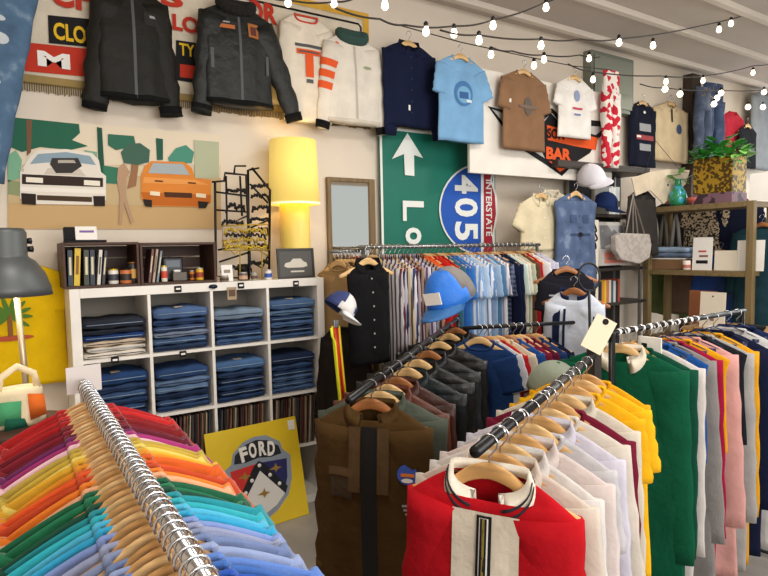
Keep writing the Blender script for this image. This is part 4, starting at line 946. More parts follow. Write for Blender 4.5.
# --- right rack (C)
zC = 1.30; ca, cb = (612, 333), (742, 311)
C0, C1 = on_z(*ca, zC), on_z(*cb, zC); d = (C1-C0).normalized(); phC = math.atan2(d.y, d.x)
rkc = rack('black and white banded rail of sweaters on the right', C0, C1, .012, BLACKM, top=.0)
for k in range(12):
    q = C0+(C1-C0)*(.04+k*.05)-Vector((C0.x, C0.y, 0)); mk('rail_band', tube([q-d*.008, q+d*.008], .0135, 12), PAPER, rkc)
CT = [('green', cloth('#0a5238'), 'sweater', 'long', 621, HWOOD2), ('dark green', cloth('#0c4634'), 'sweater', 'long', 631, HWOOD), ('white lined', cloth('#c8c2be'), 'sweater', 'long', 640, HWOOD2), ('blue', cloth('#1c4f92'), 'shirt', None, 650, None), ('grey', cloth('#85817f'), 'shirt', 'long', 656, None), ('magenta', cloth('#981238'), 'sweater', 'long', 663, None),
      ('yellow', cloth('#dd9c14'), 'shirt', None, 671, None), ('rose pink and white', cloth('#cf9a94'), 'sweater', 'long', 680, None), ('black', cloth('#1c1d22'), 'shirt', None, 687, None), ('dove grey', cloth('#a3a09e'), 'shirt', 'long', 694, None),
      ('golden yellow', cloth('#d89a1c'), 'shirt', 'long', 703, None), ('dark navy', cloth('#121a34'), 'jacket', 'long', 714, None), ('white', cloth('#c6c4c2'), 'shirt', 'long', 727, None), ('ink blue', cloth('#18264c'), 'shirt', 'long', 737, None)]
CLIP = mat('#2c3350', .4, .5, 'metal')
for k, (cn, m_, ty, slv, px, hmm) in enumerate(CT):
    kw = dict(W=.52 if k < 3 else .48+random.uniform(-.02, .03), T=.05 if k < 3 else .036, sleeve=slv, sln=.8, ang=.09, fold=.005, flat=.42, typ=ty, L=1.12 if slv else .5)
    if k == 0: kw.update(collar='shirt', cmat=cloth('#e2d8c4'))
    if hmm is None: kw['hw'] = 0
    q = along(ca, cb, zC, px)
    hung(None, k+1, 14, (cn, m_, kw), q, phC-PI/2+.28, 'near end of the right sweater rack', 'sweaters and shirts on the right rack', hangm=hmm or CLIP)
# yellow sleeves that show below need no extra; white clip card
q = along(ca, cb, zC, 641)
t = thing('size_clip', 'white plastic size clip with black square on the right rack', 'clip', q+Vector((-.02, -.05, -.03)), phC-PI/2); mk('clip_body', box(-.05, .06, -.003, .003, -.07, .0), PAPER, t, False, bevel=.003); mk('black_square', box(-.03, -.005, -.005, -.003, -.06, -.03), BLK, t, False)
q = dep(600, 332, 2.28)
t = thing('hang_card', 'cream card with punched hole tied to the tall black post', 'card', q, -.5, None, 0, .5); mk('card', box(-.045, .045, -.001, .001, -.08, .06), mat('#e8dcc0', .7), t, False); mk('hole_ring', xf(lathe([(.006, 0), (.012, 0), (.012, .003), (.006, .003)], 14), (0, -.001, .045), rx=PI/2), BLK, t)

# --- back chrome rack
zR = 1.685; yR = -.1
b0 = Vector((on_y(363, 244, yR).x, yR, zR)); b1 = Vector((on_y(537, 246, yR).x, yR, zR-.005)); bl = Vector((on_y(300, 251, yR).x+.12, yR+.03, zR-.03))
rb = rack('long chrome rail of shirts along the back wall', b0, b1, .013, STEEL, top=.0)
rack('lower chrome rail joined left of the long back rail', Vector((1.53, yR+.02, 1.66)), Vector((b0.x-.05, yR+.02, 1.66)), .011, STEEL, posts=())
BS = []
def S_(*a): return mat(a[0], .9, 0, a[2] if len(a) > 2 else 'stripe_v', a[1], spec=.2)
BS += [('grey striped', S_('#b9b4b4', '#4a4452')), ('maroon striped', S_('#c0b4b4', '#5c2c3a')), ('navy striped', S_('#b8b8c4', '#2a3052')), ('tan striped', S_('#c4b49c', '#5a4a44')), ('white and navy striped', S_('#dcdce2', '#3c4468')), ('plum striped', S_('#a898a0', '#4a2c3c')), ('brown striped', S_('#a08878', '#3c2e2c')), ('lilac striped', S_('#c4bcd0', '#5a5070')), ('charcoal striped', S_('#9a98a0', '#2c2c36')), ('rust striped', S_('#b88c78', '#5c2c24')),
       ('orange', cloth('#d8602c')), ('bright orange', cloth('#e0561e')), ('red', cloth('#b8201e')), ('scarlet', cloth('#c8281e')), ('crimson', cloth('#a81c24')), ('teal', cloth('#3a6a80')), ('blue', cloth('#2c62b0')), ('medium blue', cloth('#3c78c0')), ('pale blue striped', S_('#cfdcec', '#7a98c4')), ('light blue', cloth('#8fb4dc')), ('ice blue', cloth('#b8cfe8')), ('blue and white striped', S_('#e0e6f0', '#6a8ab8')), ('sky blue', cloth('#7aa8d8')), ('powder blue', cloth('#a0bcdc')), ('steel blue', cloth('#5a86b0')), ('white striped', S_('#e6e6ea', '#a4a8c0')), ('navy plaid', S_('#2c3450', '#6c7690', 'plaid')), ('deep navy', cloth('#141c38')),
       ('dark navy', cloth('#182240')), ('mint white', cloth('#d2e2da')), ('cream', cloth('#e0d8c8')), ('sage', cloth('#b8c0a8')), ('brown', cloth('#6a4634')), ('long red', cloth('#b81c22')), ('white', cloth('#e4e2e2')), ('lavender', cloth('#c8c4dc')), ('pale grey', cloth('#c8c8d0'))]
nb = len(BS); px0, px1 = 372, 532
for k, (cn, m_) in enumerate(BS):
    px = px0+(px1-px0)*k/(nb-1); x = on_y(px, 245, yR).x
    Lg = .72 if k < 16 else .62
    if cn == 'long red': Lg = .95
    slv = 'long' if k < 10 or cn in ('deep navy', 'dark navy', 'long red') else 'short'
    hung(None, k+1, nb, (cn, m_, dict(W=.42+random.uniform(-.02, .03), T=.032, sleeve=slv, sln=.54 if slv == 'long' else .24, ang=.16, fold=.004, flat=.35, typ='shirt', L=Lg, collar='shirt' if k < 10 else 'crew')), Vector((x, yR, zR)), -PI/2+random.uniform(.25, .42), 'left end of the long back rail', 'shirts on the long back rail', hangm=(HWOOD2, HWOOD, HDARK)[k % 3])
BL2 = [('tan', '#a98a60'), ('dark brown', '#4a3222'), ('camel', '#b48a50'), ('rust', '#9a4a28'), ('cream', '#cdbfa0'), ('olive', '#4e4a2e'), ('chocolate', '#3c281c'), ('sand', '#bda67e')]
for k, (cn, hx) in enumerate(BL2):
    x = 1.56+.026*k
    hung(None, k+1, 8, (cn, cloth(hx), dict(W=.36, T=.03, sleeve='long', sln=.5, ang=.12, fold=.004, flat=.35, typ='jacket', L=.75)), Vector((x, yR+.02, 1.66)), -PI/2+.3, 'left end of the lower back rail', 'jackets on the lower back rail', hangm=HWOOD2)
p = on_y(368, 262, -.42)
garment('button_shirt', 'black shirt with pale buttons facing out at rack end', 'shirt', p, R(8), W=(on_y(393, 280, -.42)-on_y(346, 280, -.42)).length*.93, L=.62, T=.09, m=cloth('#111113'), sleeve='long', sln=.56, r0=.085, ang=.06, collar='shirt', buttons=(mat('#a8a29a', .4), 6), flat=.5)
hanger('wooden hanger of the black shirt with pale buttons', p+Vector((0, 0, GD)), R(8), HWOOD2, None, 'hangers facing out at the back')
tag(mk('steel_bracket', tube([Vector((p.x, p.y-.02, p.z+GD)), Vector((p.x, yR, p.z+GD))], .006, 8), STEEL), 'short steel arm holding the black buttoned shirt', 'bracket')
p = on_y(352, 330, -.3)
garment('knit_cardigan', 'dark brown knit cardigan hanging below the black shirt', 'cardigan', p+Vector((.0, .1, .0)), R(-60), W=.34, L=.6, T=.1, m=cloth('#241e1a'), sleeve='long', collar='crew')

# striped track jacket and dark tops at the right end of back rail
p = dep(574, 292, 3.5)
garment('track_jacket', 'white track jacket with navy sleeve stripe behind centre rack', 'jacket', p, R(-75), W=.36, L=.55, T=.09, m=cloth('#d4dcea'), sleeve='long', sln=.56, r0=.09, ang=.16, collar='stand', cmat=cloth('#1a2344'), prints=(rect('navy_stripe', -.12, -.07, -.6, -.1, cloth('#1c2648'), .006, 12), rect('navy_stripe', -.05, -.035, -.6, -.1, cloth('#1c2648'), .006, 12), rect('navy_stripe', .13, .15, -.6, -.1, cloth('#1c2648'), .006, 12)))
hanger('dark wooden hanger of the white track jacket', p+Vector((0, 0, GD)), R(-75), HDARK, None, 'hangers facing out at the back')
p = dep(566, 270, 3.9)
garment('crew_neck_shirt', 'black top on dark hanger above the striped track jacket', 'shirt', p, R(-35), W=.34, L=.42, T=.07, m=cloth('#1c1c24'), sleeve='short', prints=(rect('pale_line', -.12, .12, -.17, -.16, GREYP),))
hanger('dark wooden hanger of the black top at the back', p+Vector((0, 0, GD)), R(-35), HDARK, None, 'hangers facing out at the back')

# ------------------------------------------------------------------ caps
def cap(label, loc, rz, m, mb, panel=None, rx=0, ry=0, s=1, mp=None, meshm=None, axes=None):
    t = thing('baseball_cap', label, 'cap', loc, rz, None, rx, ry); t.scale = (s, s, s)
    if axes:
        zv = axes[0].normalized(); yv = -axes[1]; yv = (yv-zv*yv.dot(zv)).normalized(); xv = yv.cross(zv)
        t.rotation_euler = Matrix((xv, yv, zv)).transposed().to_euler()
    rings = []; N = 28
    for i in range(10):
        a = PI/2*i/9; rings.append([Vector((.083*math.cos(a)*math.cos(q)*1.0, .098*math.cos(a)*math.sin(q), .12*math.sin(a)**.9)) for q in [2*PI*k/N for k in range(N)]])
    V, Fs = loft(rings, True, False)
    if meshm:
        f1 = [f for f in Fs if sum(V[i].y for i in f)/4 < -.01]; f2 = [f for f in Fs if sum(V[i].y for i in f)/4 >= -.01]
        mk('crown_front', (V, f1), m, t, solid=.003); mk('mesh_back', (V, f2), meshm, t, solid=.002)
    else: mk('crown', (V, Fs), m, t, solid=.003)
    vis = []
    for j in range(7):
        v = j/6
        vis.append([Vector(((.079)*math.sin(th)*(1-.05*v), -.098*math.cos(th)*.9-(.075*v)*math.cos(th)**.6*1.0-.0, -.012*v+.012-.018*(math.sin(th))**2*v)) for th in [R(-78+156*k/16) for k in range(17)]])
    mk('brim', loft(vis, False, False), mb, t, solid=.004)
    mk('top_button', xf(lathe([(.008, 0), (.007, .004), (.001, .006)], 10), (0, 0, .118)), mb, t)
    if panel: mk('front_patch', [[Vector((x, -.0985-.001+abs(x)*.1+max(0, z-.05)*.35, z)) for x, z in ((-.035, .03), (.035, .03), (.035, .07), (-.035, .07))], [(0, 1, 2, 3)]], panel, t, False, solid=.003)
    return t
cap('bright blue trucker cap with pale mesh hanging over the rack', dep(452, 300, 2.2), R(-62), mat('#1f6fd0', .6, 0, 'cloth'), mat('#1f5f9c', .6, 0, 'cloth'), PAPER, 0, 0, 1.08, meshm=mat('#77726e', .8, 0, 'cloth'), axes=(RT*-.35+UP*.85-FW*.25, RT*-.7-UP*.35-FW*.75))
cap('white navy and red cap hung on the white shelf side', dep(338, 310, 3.28), R(60), mat('#e8e6e4', .7, 0, 'cloth'), mat('#dfe0e4', .7), mat('#26386c', .7), R(35), R(20), .95, meshm=mat('#2c3c74', .7, 0, 'cloth'))
cap('white cap hanging by the dark wall shelf', on_y(592, 181, -.02), R(-20), mat('#e4e2ea', .8, 0, 'cloth'), mat('#e2e0ea', .8), None, 0, 0, 1.35, axes=(RT*-.35+UP*.8-FW*.45, RT*.6-UP*.6-FW*.5))
cap('navy cap below the white cap', on_y(604, 208, .0), R(20), cloth('#1c2c58'), cloth('#182648'), mat('#3a3a44', .6), R(15), 0, 1.25)
cap('faded grey green cap on the centre rack rail', dep(552, 390, 2.5), R(-70), cloth('#8b9484'), cloth('#2f6e4c'), None, 0, 0, 1.1, axes=(RT*.1+UP*.9-FW*.35, RT*.85-UP*.3-FW*.1))
# neon suspenders
pts = [(336, 326), (338, 350), (341, 380), (345, 418)]
t = thing('neon_suspenders', 'neon yellow and red suspenders hanging from the cap', 'suspenders', on_y(336, 326, -.62))
for dx, w_, hx in ((-3.4, 1.2, '#e8e81c'), (-1.4, 2.2, '#e04a18'), (.8, 1.4, '#c81c1c'), (2.8, 1.2, '#e8c81c')):
    Lp = [on_y(x+dx-w_*.9, y, -.62)-t.location for x, y in pts]; Rp = [on_y(x+dx+w_*.9, y, -.62)-t.location for x, y in pts]
    V = [v for ab in zip(Lp, Rp) for v in ab]; mk('strap_band', (V, [(2*i, 2*i+1, 2*i+3, 2*i+2) for i in range(3)]), mat(hx, .5, emit=0), t, solid=.004)
mk('looped_cord', tube([on_y(x, y, -.64)-t.location for x, y in ((331, 328), (332, 336), (335, 342), (337, 365), (340, 395), (341, 415), (337, 424), (332, 420), (331, 414), (329, 425), (331, 440), (334, 448))], .006, 8), mat('#e4ee20', .5), t)
mk('metal_clip', box(-.015, .015, -.008, .008, -.01, .035), CHROME, t, False, bevel=.003)

# ================================================================== STRING LIGHTS
GLOW = mat('#fff0cf', .4, emit=5)
def string_lights(label, pts, bulbs, Y, r=.021):
    P = [on_y(x, y, Y) for x, y in pts]; Q = []
    for i in range(len(P)-1):
        for k in range(8): Q.append(P[i].lerp(P[i+1], k/8)+Vector((0, 0, -.012*math.sin(PI*k/8))))
    Q.append(P[-1])
    t = thing('string_lights', label, 'string lights', P[0], 0, 'string lights under the ceiling')
    mk('wire', tube([q-P[0] for q in Q], .0055, 6), mat('#2a211c', .6), t)
    for x, y in bulbs:
        q = on_y(x, y, Y)-P[0]
        s = mk('socket', lathe([(.012, .02), (.014, .05), (.006, .06)], 10, tuple(q)), BLACKM, t)
        b_ = mk('bulb', lathe([(.001, -r*1.1), (r*.6, -r*.9), (r, -r*.2), (r*.85, r*.5), (.012, .03), (.001, .031)], 14, tuple(q)), GLOW, s)
string_lights('string of bulbs from the wall rising out of the picture top', [(335, 8), (380, 19), (405, 25), (454, 26), (493, 20), (546, 2), (560, -6)], [(385, 6), (426, 32), (454, 34), (493, 26), (546, 8)], -.7)
string_lights('string of bulbs crossing the middle under the ceiling', [(440, 30), (479, 35), (542, 39), (580, 39), (619, 39), (700, 26), (768, 8), (790, 2)], [(479, 41), (541, 46), (619, 43), (653, 46), (719, 30), (731, 24)], -.75)
string_lights('short string of bulbs above the brown tee', [(491, 47), (512, 51), (544, 55), (580, 55), (600, 57)], [(491, 55), (534, 66), (544, 60), (589, 59)], -.3)
string_lights('string of bulbs running right from the electrical panel', [(568, 64), (593, 72), (660, 76), (703, 76), (753, 66), (790, 60)], [(593, 80), (666, 82), (703, 81), (753, 73)], -.3)
string_lights('far string of bulbs near the dark blue jeans', [(640, 84), (665, 88), (716, 90), (765, 90), (790, 94)], [(665, 89), (680, 94), (721, 93), (717, 98), (714, 104), (748, 107), (764, 92), (763, 107)], .05, .03)
string_lights('short string of bulbs above the long sleeve tee', [(262, -6), (288, 0), (334, 2), (360, -4)], [(288, 3), (334, 4)], -.2)

# ================================================================== RIGHT SIDE: dark wall shelf
DS = mat('#3b342f', .5, 0, 'wood')
xR = on_y(650, 172, .02).x; xL = xR-1.35; zT = on_y(647, 168, .02).z
ws = thing('wall_shelf_unit', 'dark shelf unit against the wall below the bar sign', 'shelf', (xL, .36, 0)); wx = xR-xL
mk('top_board', box(0, wx, -.34, 0, zT-.06, zT), DS, ws, False, bevel=.003)
sx = on_y(596, 225, .02).x-xL
for z in (on_y(610, 214, .02).z, on_y(610, 268, .02).z, on_y(610, 303, .02).z, .6, .2): mk('shelf_board', box(sx, wx-.02, -.33, 0, z-.03, z), DS, ws, False, bevel=.002)
for x in (sx-.02, wx-.13): 
    for y in (-.33, -.03): mk('post', box(x, x+.025, y, y+.025, 0, zT-.06), mat('#8f8a84', .4, .6, 'metal'), ws, False)
mk('back_panel', box(sx, wx, -.012, 0, .1, zT-.06), mat('#2c2826', .7), ws, False)
def shelf_books(y, z, px0, specs, h, lbl, g):
    x = on_y(px0, 200, y).x
    for i, (w, hx, cn) in enumerate(specs):
        o = thing('book', '%s, %s from the left %s' % (cn, ordn(i+1), lbl), 'book', (x+w/2, y, z), 0, g); hh = h*random.uniform(.9, 1.0); c = mat(hx, .5)
        mk('cover', join(box(-w/2, -w/2+.002, 0, .15, 0, hh), box(w/2-.002, w/2, 0, .15, 0, hh), box(-w/2, w/2, -.002, 0, 0, hh)), c, o, False)
        mk('pages', box(-w/2+.002, w/2-.002, 0, .146, .003, hh-.003), PAPER, o, False)
        x += w+.003
zz1 = on_y(610, 214, .02).z; zz2 = on_y(610, 268, .02).z; zz3 = on_y(610, 303, .02).z
shelf_books(.05, zz1, 609, [(.03, '#d8dcdc', 'white binder'), (.03, '#cfd4d4', 'pale grey binder'), (.03, '#e0e2e0', 'ivory binder'), (.028, '#c4cac8', 'grey green binder'), (.03, '#d4d8da', 'silver white binder')], .27, 'on the upper dark shelf', 'binders on the upper dark shelf')
shelf_books(.05, zz3, 600, [(.03, '#2a3444', 'navy book'), (.035, '#d8902c', 'orange book'), (.03, '#e0c040', 'yellow book'), (.035, '#c87858', 'terracotta book'), (.03, '#d8d0c0', 'cream book'), (.03, '#485868', 'slate book'), (.035, '#c8ccc8', 'pale book'), (.03, '#2c2c34', 'black book'), (.03, '#a84838', 'brick red book')], .22, 'on the lower dark shelf', 'books on the lower dark shelf')
def standcard(nm, label, cat, px0, px1, py0, py1, Y, m, prints=(), th=.006, lean=-.06, onx=None):
    a_ = (on_x if onx else on_y)(px0, py1, onx or Y); b_ = (on_x if onx else on_y)(px1, py0, onx or Y)
    c_ = Vector(((a_.x+b_.x)/2, (a_.y+b_.y)/2, a_.z)); w_ = ((b_-a_).xy).length; h_ = b_.z-a_.z
    rz = 0 if not onx else -PI/2
    t = thing(nm, label, cat, c_, rz, None, lean); mk('card' if 'card' in nm else 'sheet', box(-w_/2, w_/2, 0, th, 0, h_), m, t, False)
    for (n_, x0_, x1_, z0_, z1_, mm) in prints: mk(n_, box(-w_/2+x0_*w_, -w_/2+x1_*w_, -.002, -.0002, z0_*h_, z1_*h_), mm, t, False)
    return t
t = standcard('framed_photo', 'black and white photo over a pale flag print on dark shelf', 'picture', 599, 627, 222, 266, .02, mat('#cfcac4', .6), ((('photo_print'), .08, .92, .38, .92, mat('#7c7c7e', .6, 0, 'camo', '#b8b8b8', .4)), ('flag_print', .2, .9, .05, .3, mat('#e08a78', .6)), ('flag_stripe', .2, .9, .14, .18, PAPER)))
# tall board with script lettering
a_ = on_y(590, 292, -.06); b_ = on_y(600, 222, -.06)
t = thing('script_board', 'narrow cream board with black script lettering standing upright', 'board', ((a_.x+b_.x)/2, -.04, 0.0))
sw = (b_.x-a_.x)
mk('board', box(-sw/2-.01, sw/2+.01, 0, .02, 0, b_.z+.02), mat('#e6ddca', .6, 0, 'paint'), t, False, bevel=.004)
rr = random.Random(4); pts = []
for k in range(120): pts.append(Vector((sw*.36*math.sin(k*.42)*(.6+.4*math.sin(k*.09)), -.006, b_.z-.03-k*(b_.z-a_.z)/122+.03*math.cos(k*.42+1))))
mk('painted_script', tube(pts, .0075, 6), BLK, t)
# ring hoop + cream shirts + denim vest
t = mk('black_hoop', tube([dep(589, 277, 3.3)+RT*(.06*math.cos(a))+UP*(.078*math.sin(a)) for a in [2*PI*k/30 for k in range(30)]], .006, 8, closed=True), BLACKM); tag(t, 'thin black metal hoop above the tall black post', 'hoop')
tag(mk('hoop_stem', tube([dep(589, 277, 3.3)-UP*.078, dep(590, 330, 3.3), dep(590, 330, 3.3)*1-Vector((0, 0, dep(590, 330, 3.3).z-.02))], .008, 8), BLACKM), 'slim black stem that holds the hoop above the post', 'stem')
wallg('camp_shirt', 'cream short sleeve shirt hanging left below the bar sign', 'shirt', (541, 196), (519, 560), 250, -.02, 'dark hanger of the cream short sleeve shirt', m=cloth('#dccfae'), T=.07, sleeve='short', sln=.2, ang=.5, collar='shirt', buttons=(PAPER, 4))
wallg('linen_jacket', 'long cream jacket behind the denim dress', 'jacket', (552, 192), (528, 574), 262, .04, m=cloth('#e0d6bf'), T=.07, sleeve='long', ang=.08, collar='shirt')
wallg('long_dress', 'pale cream long dress left of the denim dress', 'dress', (556, 200), (540, 572), 300, .0, m=cloth('#d9cdb4'), T=.08, sleeve=None)
wallg('denim_dress', 'blue denim sleeveless dress with dark buttons on wooden hanger', 'dress', (576, 194), (558, 600), 288, -.1, 'wide wooden hanger of the denim dress', m=denim('#56688a', '#8a9bb4'), T=.09, sleeve=None, collar='crew', scoop=.14, waist=.8, flare=.12, buttons=(BLK, 7), prints=(rect('waist_belt', -.13, .13, -.36, -.34, denim('#3a4a6a'), .006), oval('belt_buckle', 0, -.35, .03, .02, BLK, .01), rect('chest_pocket', -.12, -.04, -.25, -.18, denim('#46587a'), .005), rect('chest_pocket', .04, .12, -.25, -.18, denim('#46587a'), .005)))

# ------------------------------------------------------------------ wood display unit on the right
XU = 5.2; WD = mat('#7d6a46', .55, 0, 'wood'); WDz = mat('#7d6a46', .55, 0, 'woodz')
yA, yB = on_x(749, 260, XU).y, on_x(646, 260, XU).y; zTop = 2.03
wu = thing('wood_display_shelf', 'open olive wood display shelf with plant on top', 'shelf', (XU, yA, 0)); wl = yB-yA; pw = .06; DP = .42
for x in (0, DP-pw):
    for y in (-pw/2, wl-pw/2): mk('post', box(x, x+pw, y, y+pw, 0, zTop-.0), WDz, wu, False, bevel=.004)
def bd2(z, nm='shelf_board', th=.05): mk(nm, box(0.004, DP-.004, pw/2+.001, wl-pw/2-.001, z-th, z), WD, wu, False, bevel=.003)
bd2(zTop, 'top_board'); bd2(1.41); bd2(.75); bd2(.2)
for y in (-pw/2, wl-pw/2): mk('end_rail', box(pw, DP-pw, y+.005, y+pw-.005, zTop-.055, zTop-.005), WD, wu, False, bevel=.003)
# plant in gold pot
pc = on_x(720, 196, XU+.18); PX = Vector((XU+.19, pc.y, zTop+.002))
PX = Vector((XU+.19, on_x(719, 198, XU+.19).y, zTop+.002))
plant = thing('potted_plant', 'leafy green pothos in gold patterned square pot on shelf', 'plant', PX)
ph_ = on_x(719, 156, XU+.05).z-zTop; hw = (on_x(746, 180, XU+.05)-on_x(696, 180, XU+.05)).length/2*.8
mk('pot', box(-.13, .13, -hw, hw, 0, ph_), mat('#b9962c', .4, .5, 'camo', '#5a481c', 2.2), plant, False, bevel=.008)
mk('pot_base', box(-.135, .135, -hw-.005, hw+.005, 0, ph_*.22), mat('#3c2a34', .5, 0, 'camo', '#7a5a68', .7), plant, False, bevel=.004)
mk('soil', box(-.12, .12, -hw+.01, hw-.01, ph_-.001, ph_+.004), mat('#3a2a1c', .9), plant, False)
def leaves(cx, n, rad, hgt, seed, size=.075):
    rr = random.Random(seed); V, Fs = [], []
    for i in range(n):
        a = rr.uniform(0, 2*PI); q = rr.random()**.6; base = Vector(cx)+Vector((math.cos(a)*rad[0]*q, math.sin(a)*rad[1]*q, hgt*(1-q*q)*rr.uniform(.3, 1)+rr.uniform(-.03, .04)))
        ln = size*rr.uniform(.7, 1.3); w = ln*.42; tilt = rr.uniform(-.7, .5); az = a+rr.uniform(-1, 1)
        M = Matrix.Translation(base) @ Matrix.Rotation(az, 4, 'Z') @ Matrix.Rotation(tilt, 4, 'Y')
        k = len(V)
        for x, y, z in ((0, 0, 0), (.3, .8, .02), (.3, 0, -.01), (.3, -.8, .02), (.7, .75, .01), (.7, 0, -.01), (.7, -.75, .01), (1.15, 0, -.06)): V.append(M @ Vector((x*ln, y*w, z*ln*2)))
        Fs += [(k, k+2, k+1), (k, k+3, k+2), (k+1, k+2, k+5, k+4), (k+2, k+3, k+6, k+5), (k+4, k+5, k+7), (k+5, k+6, k+7)]
    return V, Fs
LEAF = mat('#3f9a3c', .4, 0, 'cloth', spec=.5); LEAF2 = mat('#7cb85a', .4, 0, 'cloth')
mk('foliage', leaves((0, 0, ph_), 150, (.2, hw*1.15), .17, 3, .09), LEAF, plant)
mk('trailing_stem', tube([Vector((-.1, -hw*.9, ph_)), Vector((-.16, -hw*1.15, ph_-.03)), Vector((-.18, -hw*1.25, ph_-.12))], .004, 6), LEAF2, plant)
mk('trailing_foliage', leaves((-.14, -hw*1.25, ph_-.06), 26, (.05, .12), .08, 5, .08), LEAF2, plant)
# green leafy bottle/vase at the left
q = on_x(681, 200, XU+.12); t = thing('glass_vase', 'green and turquoise glass vase left of the potted plant', 'vase', (XU+.12, q.y+.03, zTop+.002))
mk('vase_body', lathe([(.05, 0), (.075, .02), (.085, .08), (.07, .14), (.035, .2), (.03, .25), (.04, .265)], 20), mat('#2f8a5c', .2, 0, 'camo', '#3fa8c0', 1.0), t)
mk('vase_leaves', leaves((0, 0, .25), 14, (.05, .07), .06, 9, .09), LEAF2, t)
q = on_x(694, 200, XU+.1); t = thing('terracotta_dish', 'small terracotta coloured dish at foot of the vase', 'dish', (XU+.1, q.y, zTop+.002)); mk('dish_body', lathe([(.03, 0), (.06, .04), (.07, .07), (.06, .07), (.03, .01)], 20), mat('#b8584a', .5), t)
t = standcard('white_card', 'blank white card standing at right of the potted plant', 'card', 747, 768, 171, 200, 0, PAPER, onx=XU+.02)
t.location.z = zTop+.003; t.location.x = XU+.05
# mid shelf items
zm = 1.412
def xbox(nm, label, cat, px0, px1, h, x0, d_, m, part='box_body', bev=.004):
    ya, yb2 = on_x(px1, 262, XU+x0).y, on_x(px0, 262, XU+x0).y
    t = thing(nm, label, cat, (XU+x0, (ya+yb2)/2, zm)); mk(part, box(0, d_, -(yb2-ya)/2, (yb2-ya)/2, 0, h), m, t, False, bevel=bev); return t, (yb2-ya)/2
t, hw2 = xbox('cardboard_tray', 'brown tray with white rim under folded denim on the wood shelf', 'tray', 651, 684, .1, .08, .25, mat('#8a6848', .7, 0, 'paint'), 'tray_body')
mk('white_rim', box(-.004, .25, -hw2-.004, hw2+.004, .1, .112), PAPER, t, False)
for i in range(2):
    o = thing('folded_jeans', ('pale blue folded jeans on top of the brown tray', 'grey blue folded jeans beneath pale pair on the tray')[1-i], 'jeans', (XU+.2, t.location.y-.02, zm+.114+i*.05), PI/2, 'folded jeans on the wood shelf'); mk('folded_denim', folded(.44-.04*i, .26, .056), denim(('#64748c', '#8fa4bc')[i]), o)
t = standcard('print_card', 'white standing card with red and black sketch on wood shelf', 'card', 692, 712, 233, 266, 0, PAPER, (('sketch', .2, .8, .2, .3, BLK), ('sketch_line', .3, .7, .55, .6, mat('#c84a3c', .6)), ('sketch_line', .35, .8, .4, .46, mat('#8a5a5a', .6))), onx=XU+.05); t.location.z = zm
t = standcard('paper_envelope', 'low cream envelope standing on the wood shelf', 'envelope', 714, 737, 247, 267, 0, mat('#e6dcc8', .7), onx=XU+.07, th=.03); t.location.z = zm
t = standcard('white_card', 'tall blank white card behind the front post of wood shelf', 'card', 736, 764, 236, 267, 0, PAPER, onx=XU+.075); t.location.z = zm; t.location.x = XU+.08
q = on_x(686, 262, XU+.03); t = thing('candle_jar', 'small pale candle jar with red marks on wood shelf', 'jar', (XU+.04, q.y, zm)); mk('jar_body', lathe([(.033, 0), (.036, .004), (.036, .085), (.03, .09)], 20), mat('#e0d0c4', .4), t); mk('jar_label', lathe([(.037, .02), (.037, .05)], 20, cap=False), mat('#b86a5c', .5), t)
# garments hanging behind and in the wood unit
def xg(nm, label, cat, px, py, X, W, L, m, rz=-PI/2, **kw):
    p = on_x(px, py, X); 
    hanger('hanger of the '+label, p+Vector((0, 0, GD)), rz, HDARK, None, 'hangers behind the wood shelf')
    return garment(nm, label, cat, p, rz, W=W, L=L, m=m, **kw)
xg('leopard_blouse', 'black and cream leopard print blouse behind wood shelf', 'shirt', 707, 200, XU+.62, .5, .6, mat('#2a2422', .8, 0, 'camo', '#cdb99c', 3), sleeve='short')
xg('dark_blazer', 'black blazer hanging behind the left half of wood shelf', 'jacket', 672, 202, XU+.66, .5, .6, cloth('#34343a'), sleeve='long', collar='shirt')
xg('navy_blouse', 'navy blouse with red inside collar at right of wood shelf', 'shirt', 738, 200, XU+.62, .45, .6, cloth('#1a2038'), sleeve='short', cmat=cloth('#8a2430'))
xg('green_coat', 'olive green coat hanging low behind the wood shelf', 'coat', 662, 256, XU+.5, .46, .62, cloth('#5c6a40'), sleeve='long')
xg('brown_coat', 'brown coat hanging low between green and blue ones', 'coat', 684, 256, XU+.5, .42, .6, cloth('#6a5444'), sleeve='long')
xg('blue_jacket', 'glossy bright blue jacket hanging low behind wood shelf', 'jacket', 721, 252, XU+.47, .5, .8, mat('#1e50a8', .45, 0, 'cloth'), sleeve='long')
xg('grey_vest', 'dark grey long vest hanging low beside blue jacket', 'vest', 702, 262, XU+.6, .4, .6, cloth('#3a3c44'), sleeve=None)
xg('teal_dress', 'dark teal dress hanging right of the wood shelf', 'dress', 762, 225, XU+.3, .5, 1.1, cloth('#22404a'), sleeve='long')
# far left of the unit: bag, jacket, pennant cloth
p = on_y(642, 190, -.035)
garment('dark_jacket', 'dark grey jacket hanging left of the wood shelf', 'jacket', p, 0, W=.42, L=.5, T=.05, m=cloth('#3a3634'), sleeve='long', collar='shirt'); hanger('hanger of the dark grey jacket left of wood shelf', p+Vector((0, 0, GD)), 0, HWOOD2, None, 'hangers behind the wood shelf')
t = thing('pointed_cloth', 'cream pointed cloth pennant hanging above the wood shelf', 'pennant', on_y(655, 172, -.1))
P = [on_y(x, y, -.1)-t.location for x, y in ((632, 178), (650, 172), (669, 169), (690, 170), (686, 184), (664, 204), (650, 190), (636, 196))]
mk('cloth_panel', prism(P, (0, .012, 0)), cloth('#d8c9b0'), t, False, bevel=.003); mk('metal_snap', xf(lathe([(.012, 0), (.012, .004), (.001, .005)], 12), tuple(on_y(668, 185, -.102)-t.location), rx=PI/2), BLACKM, t)
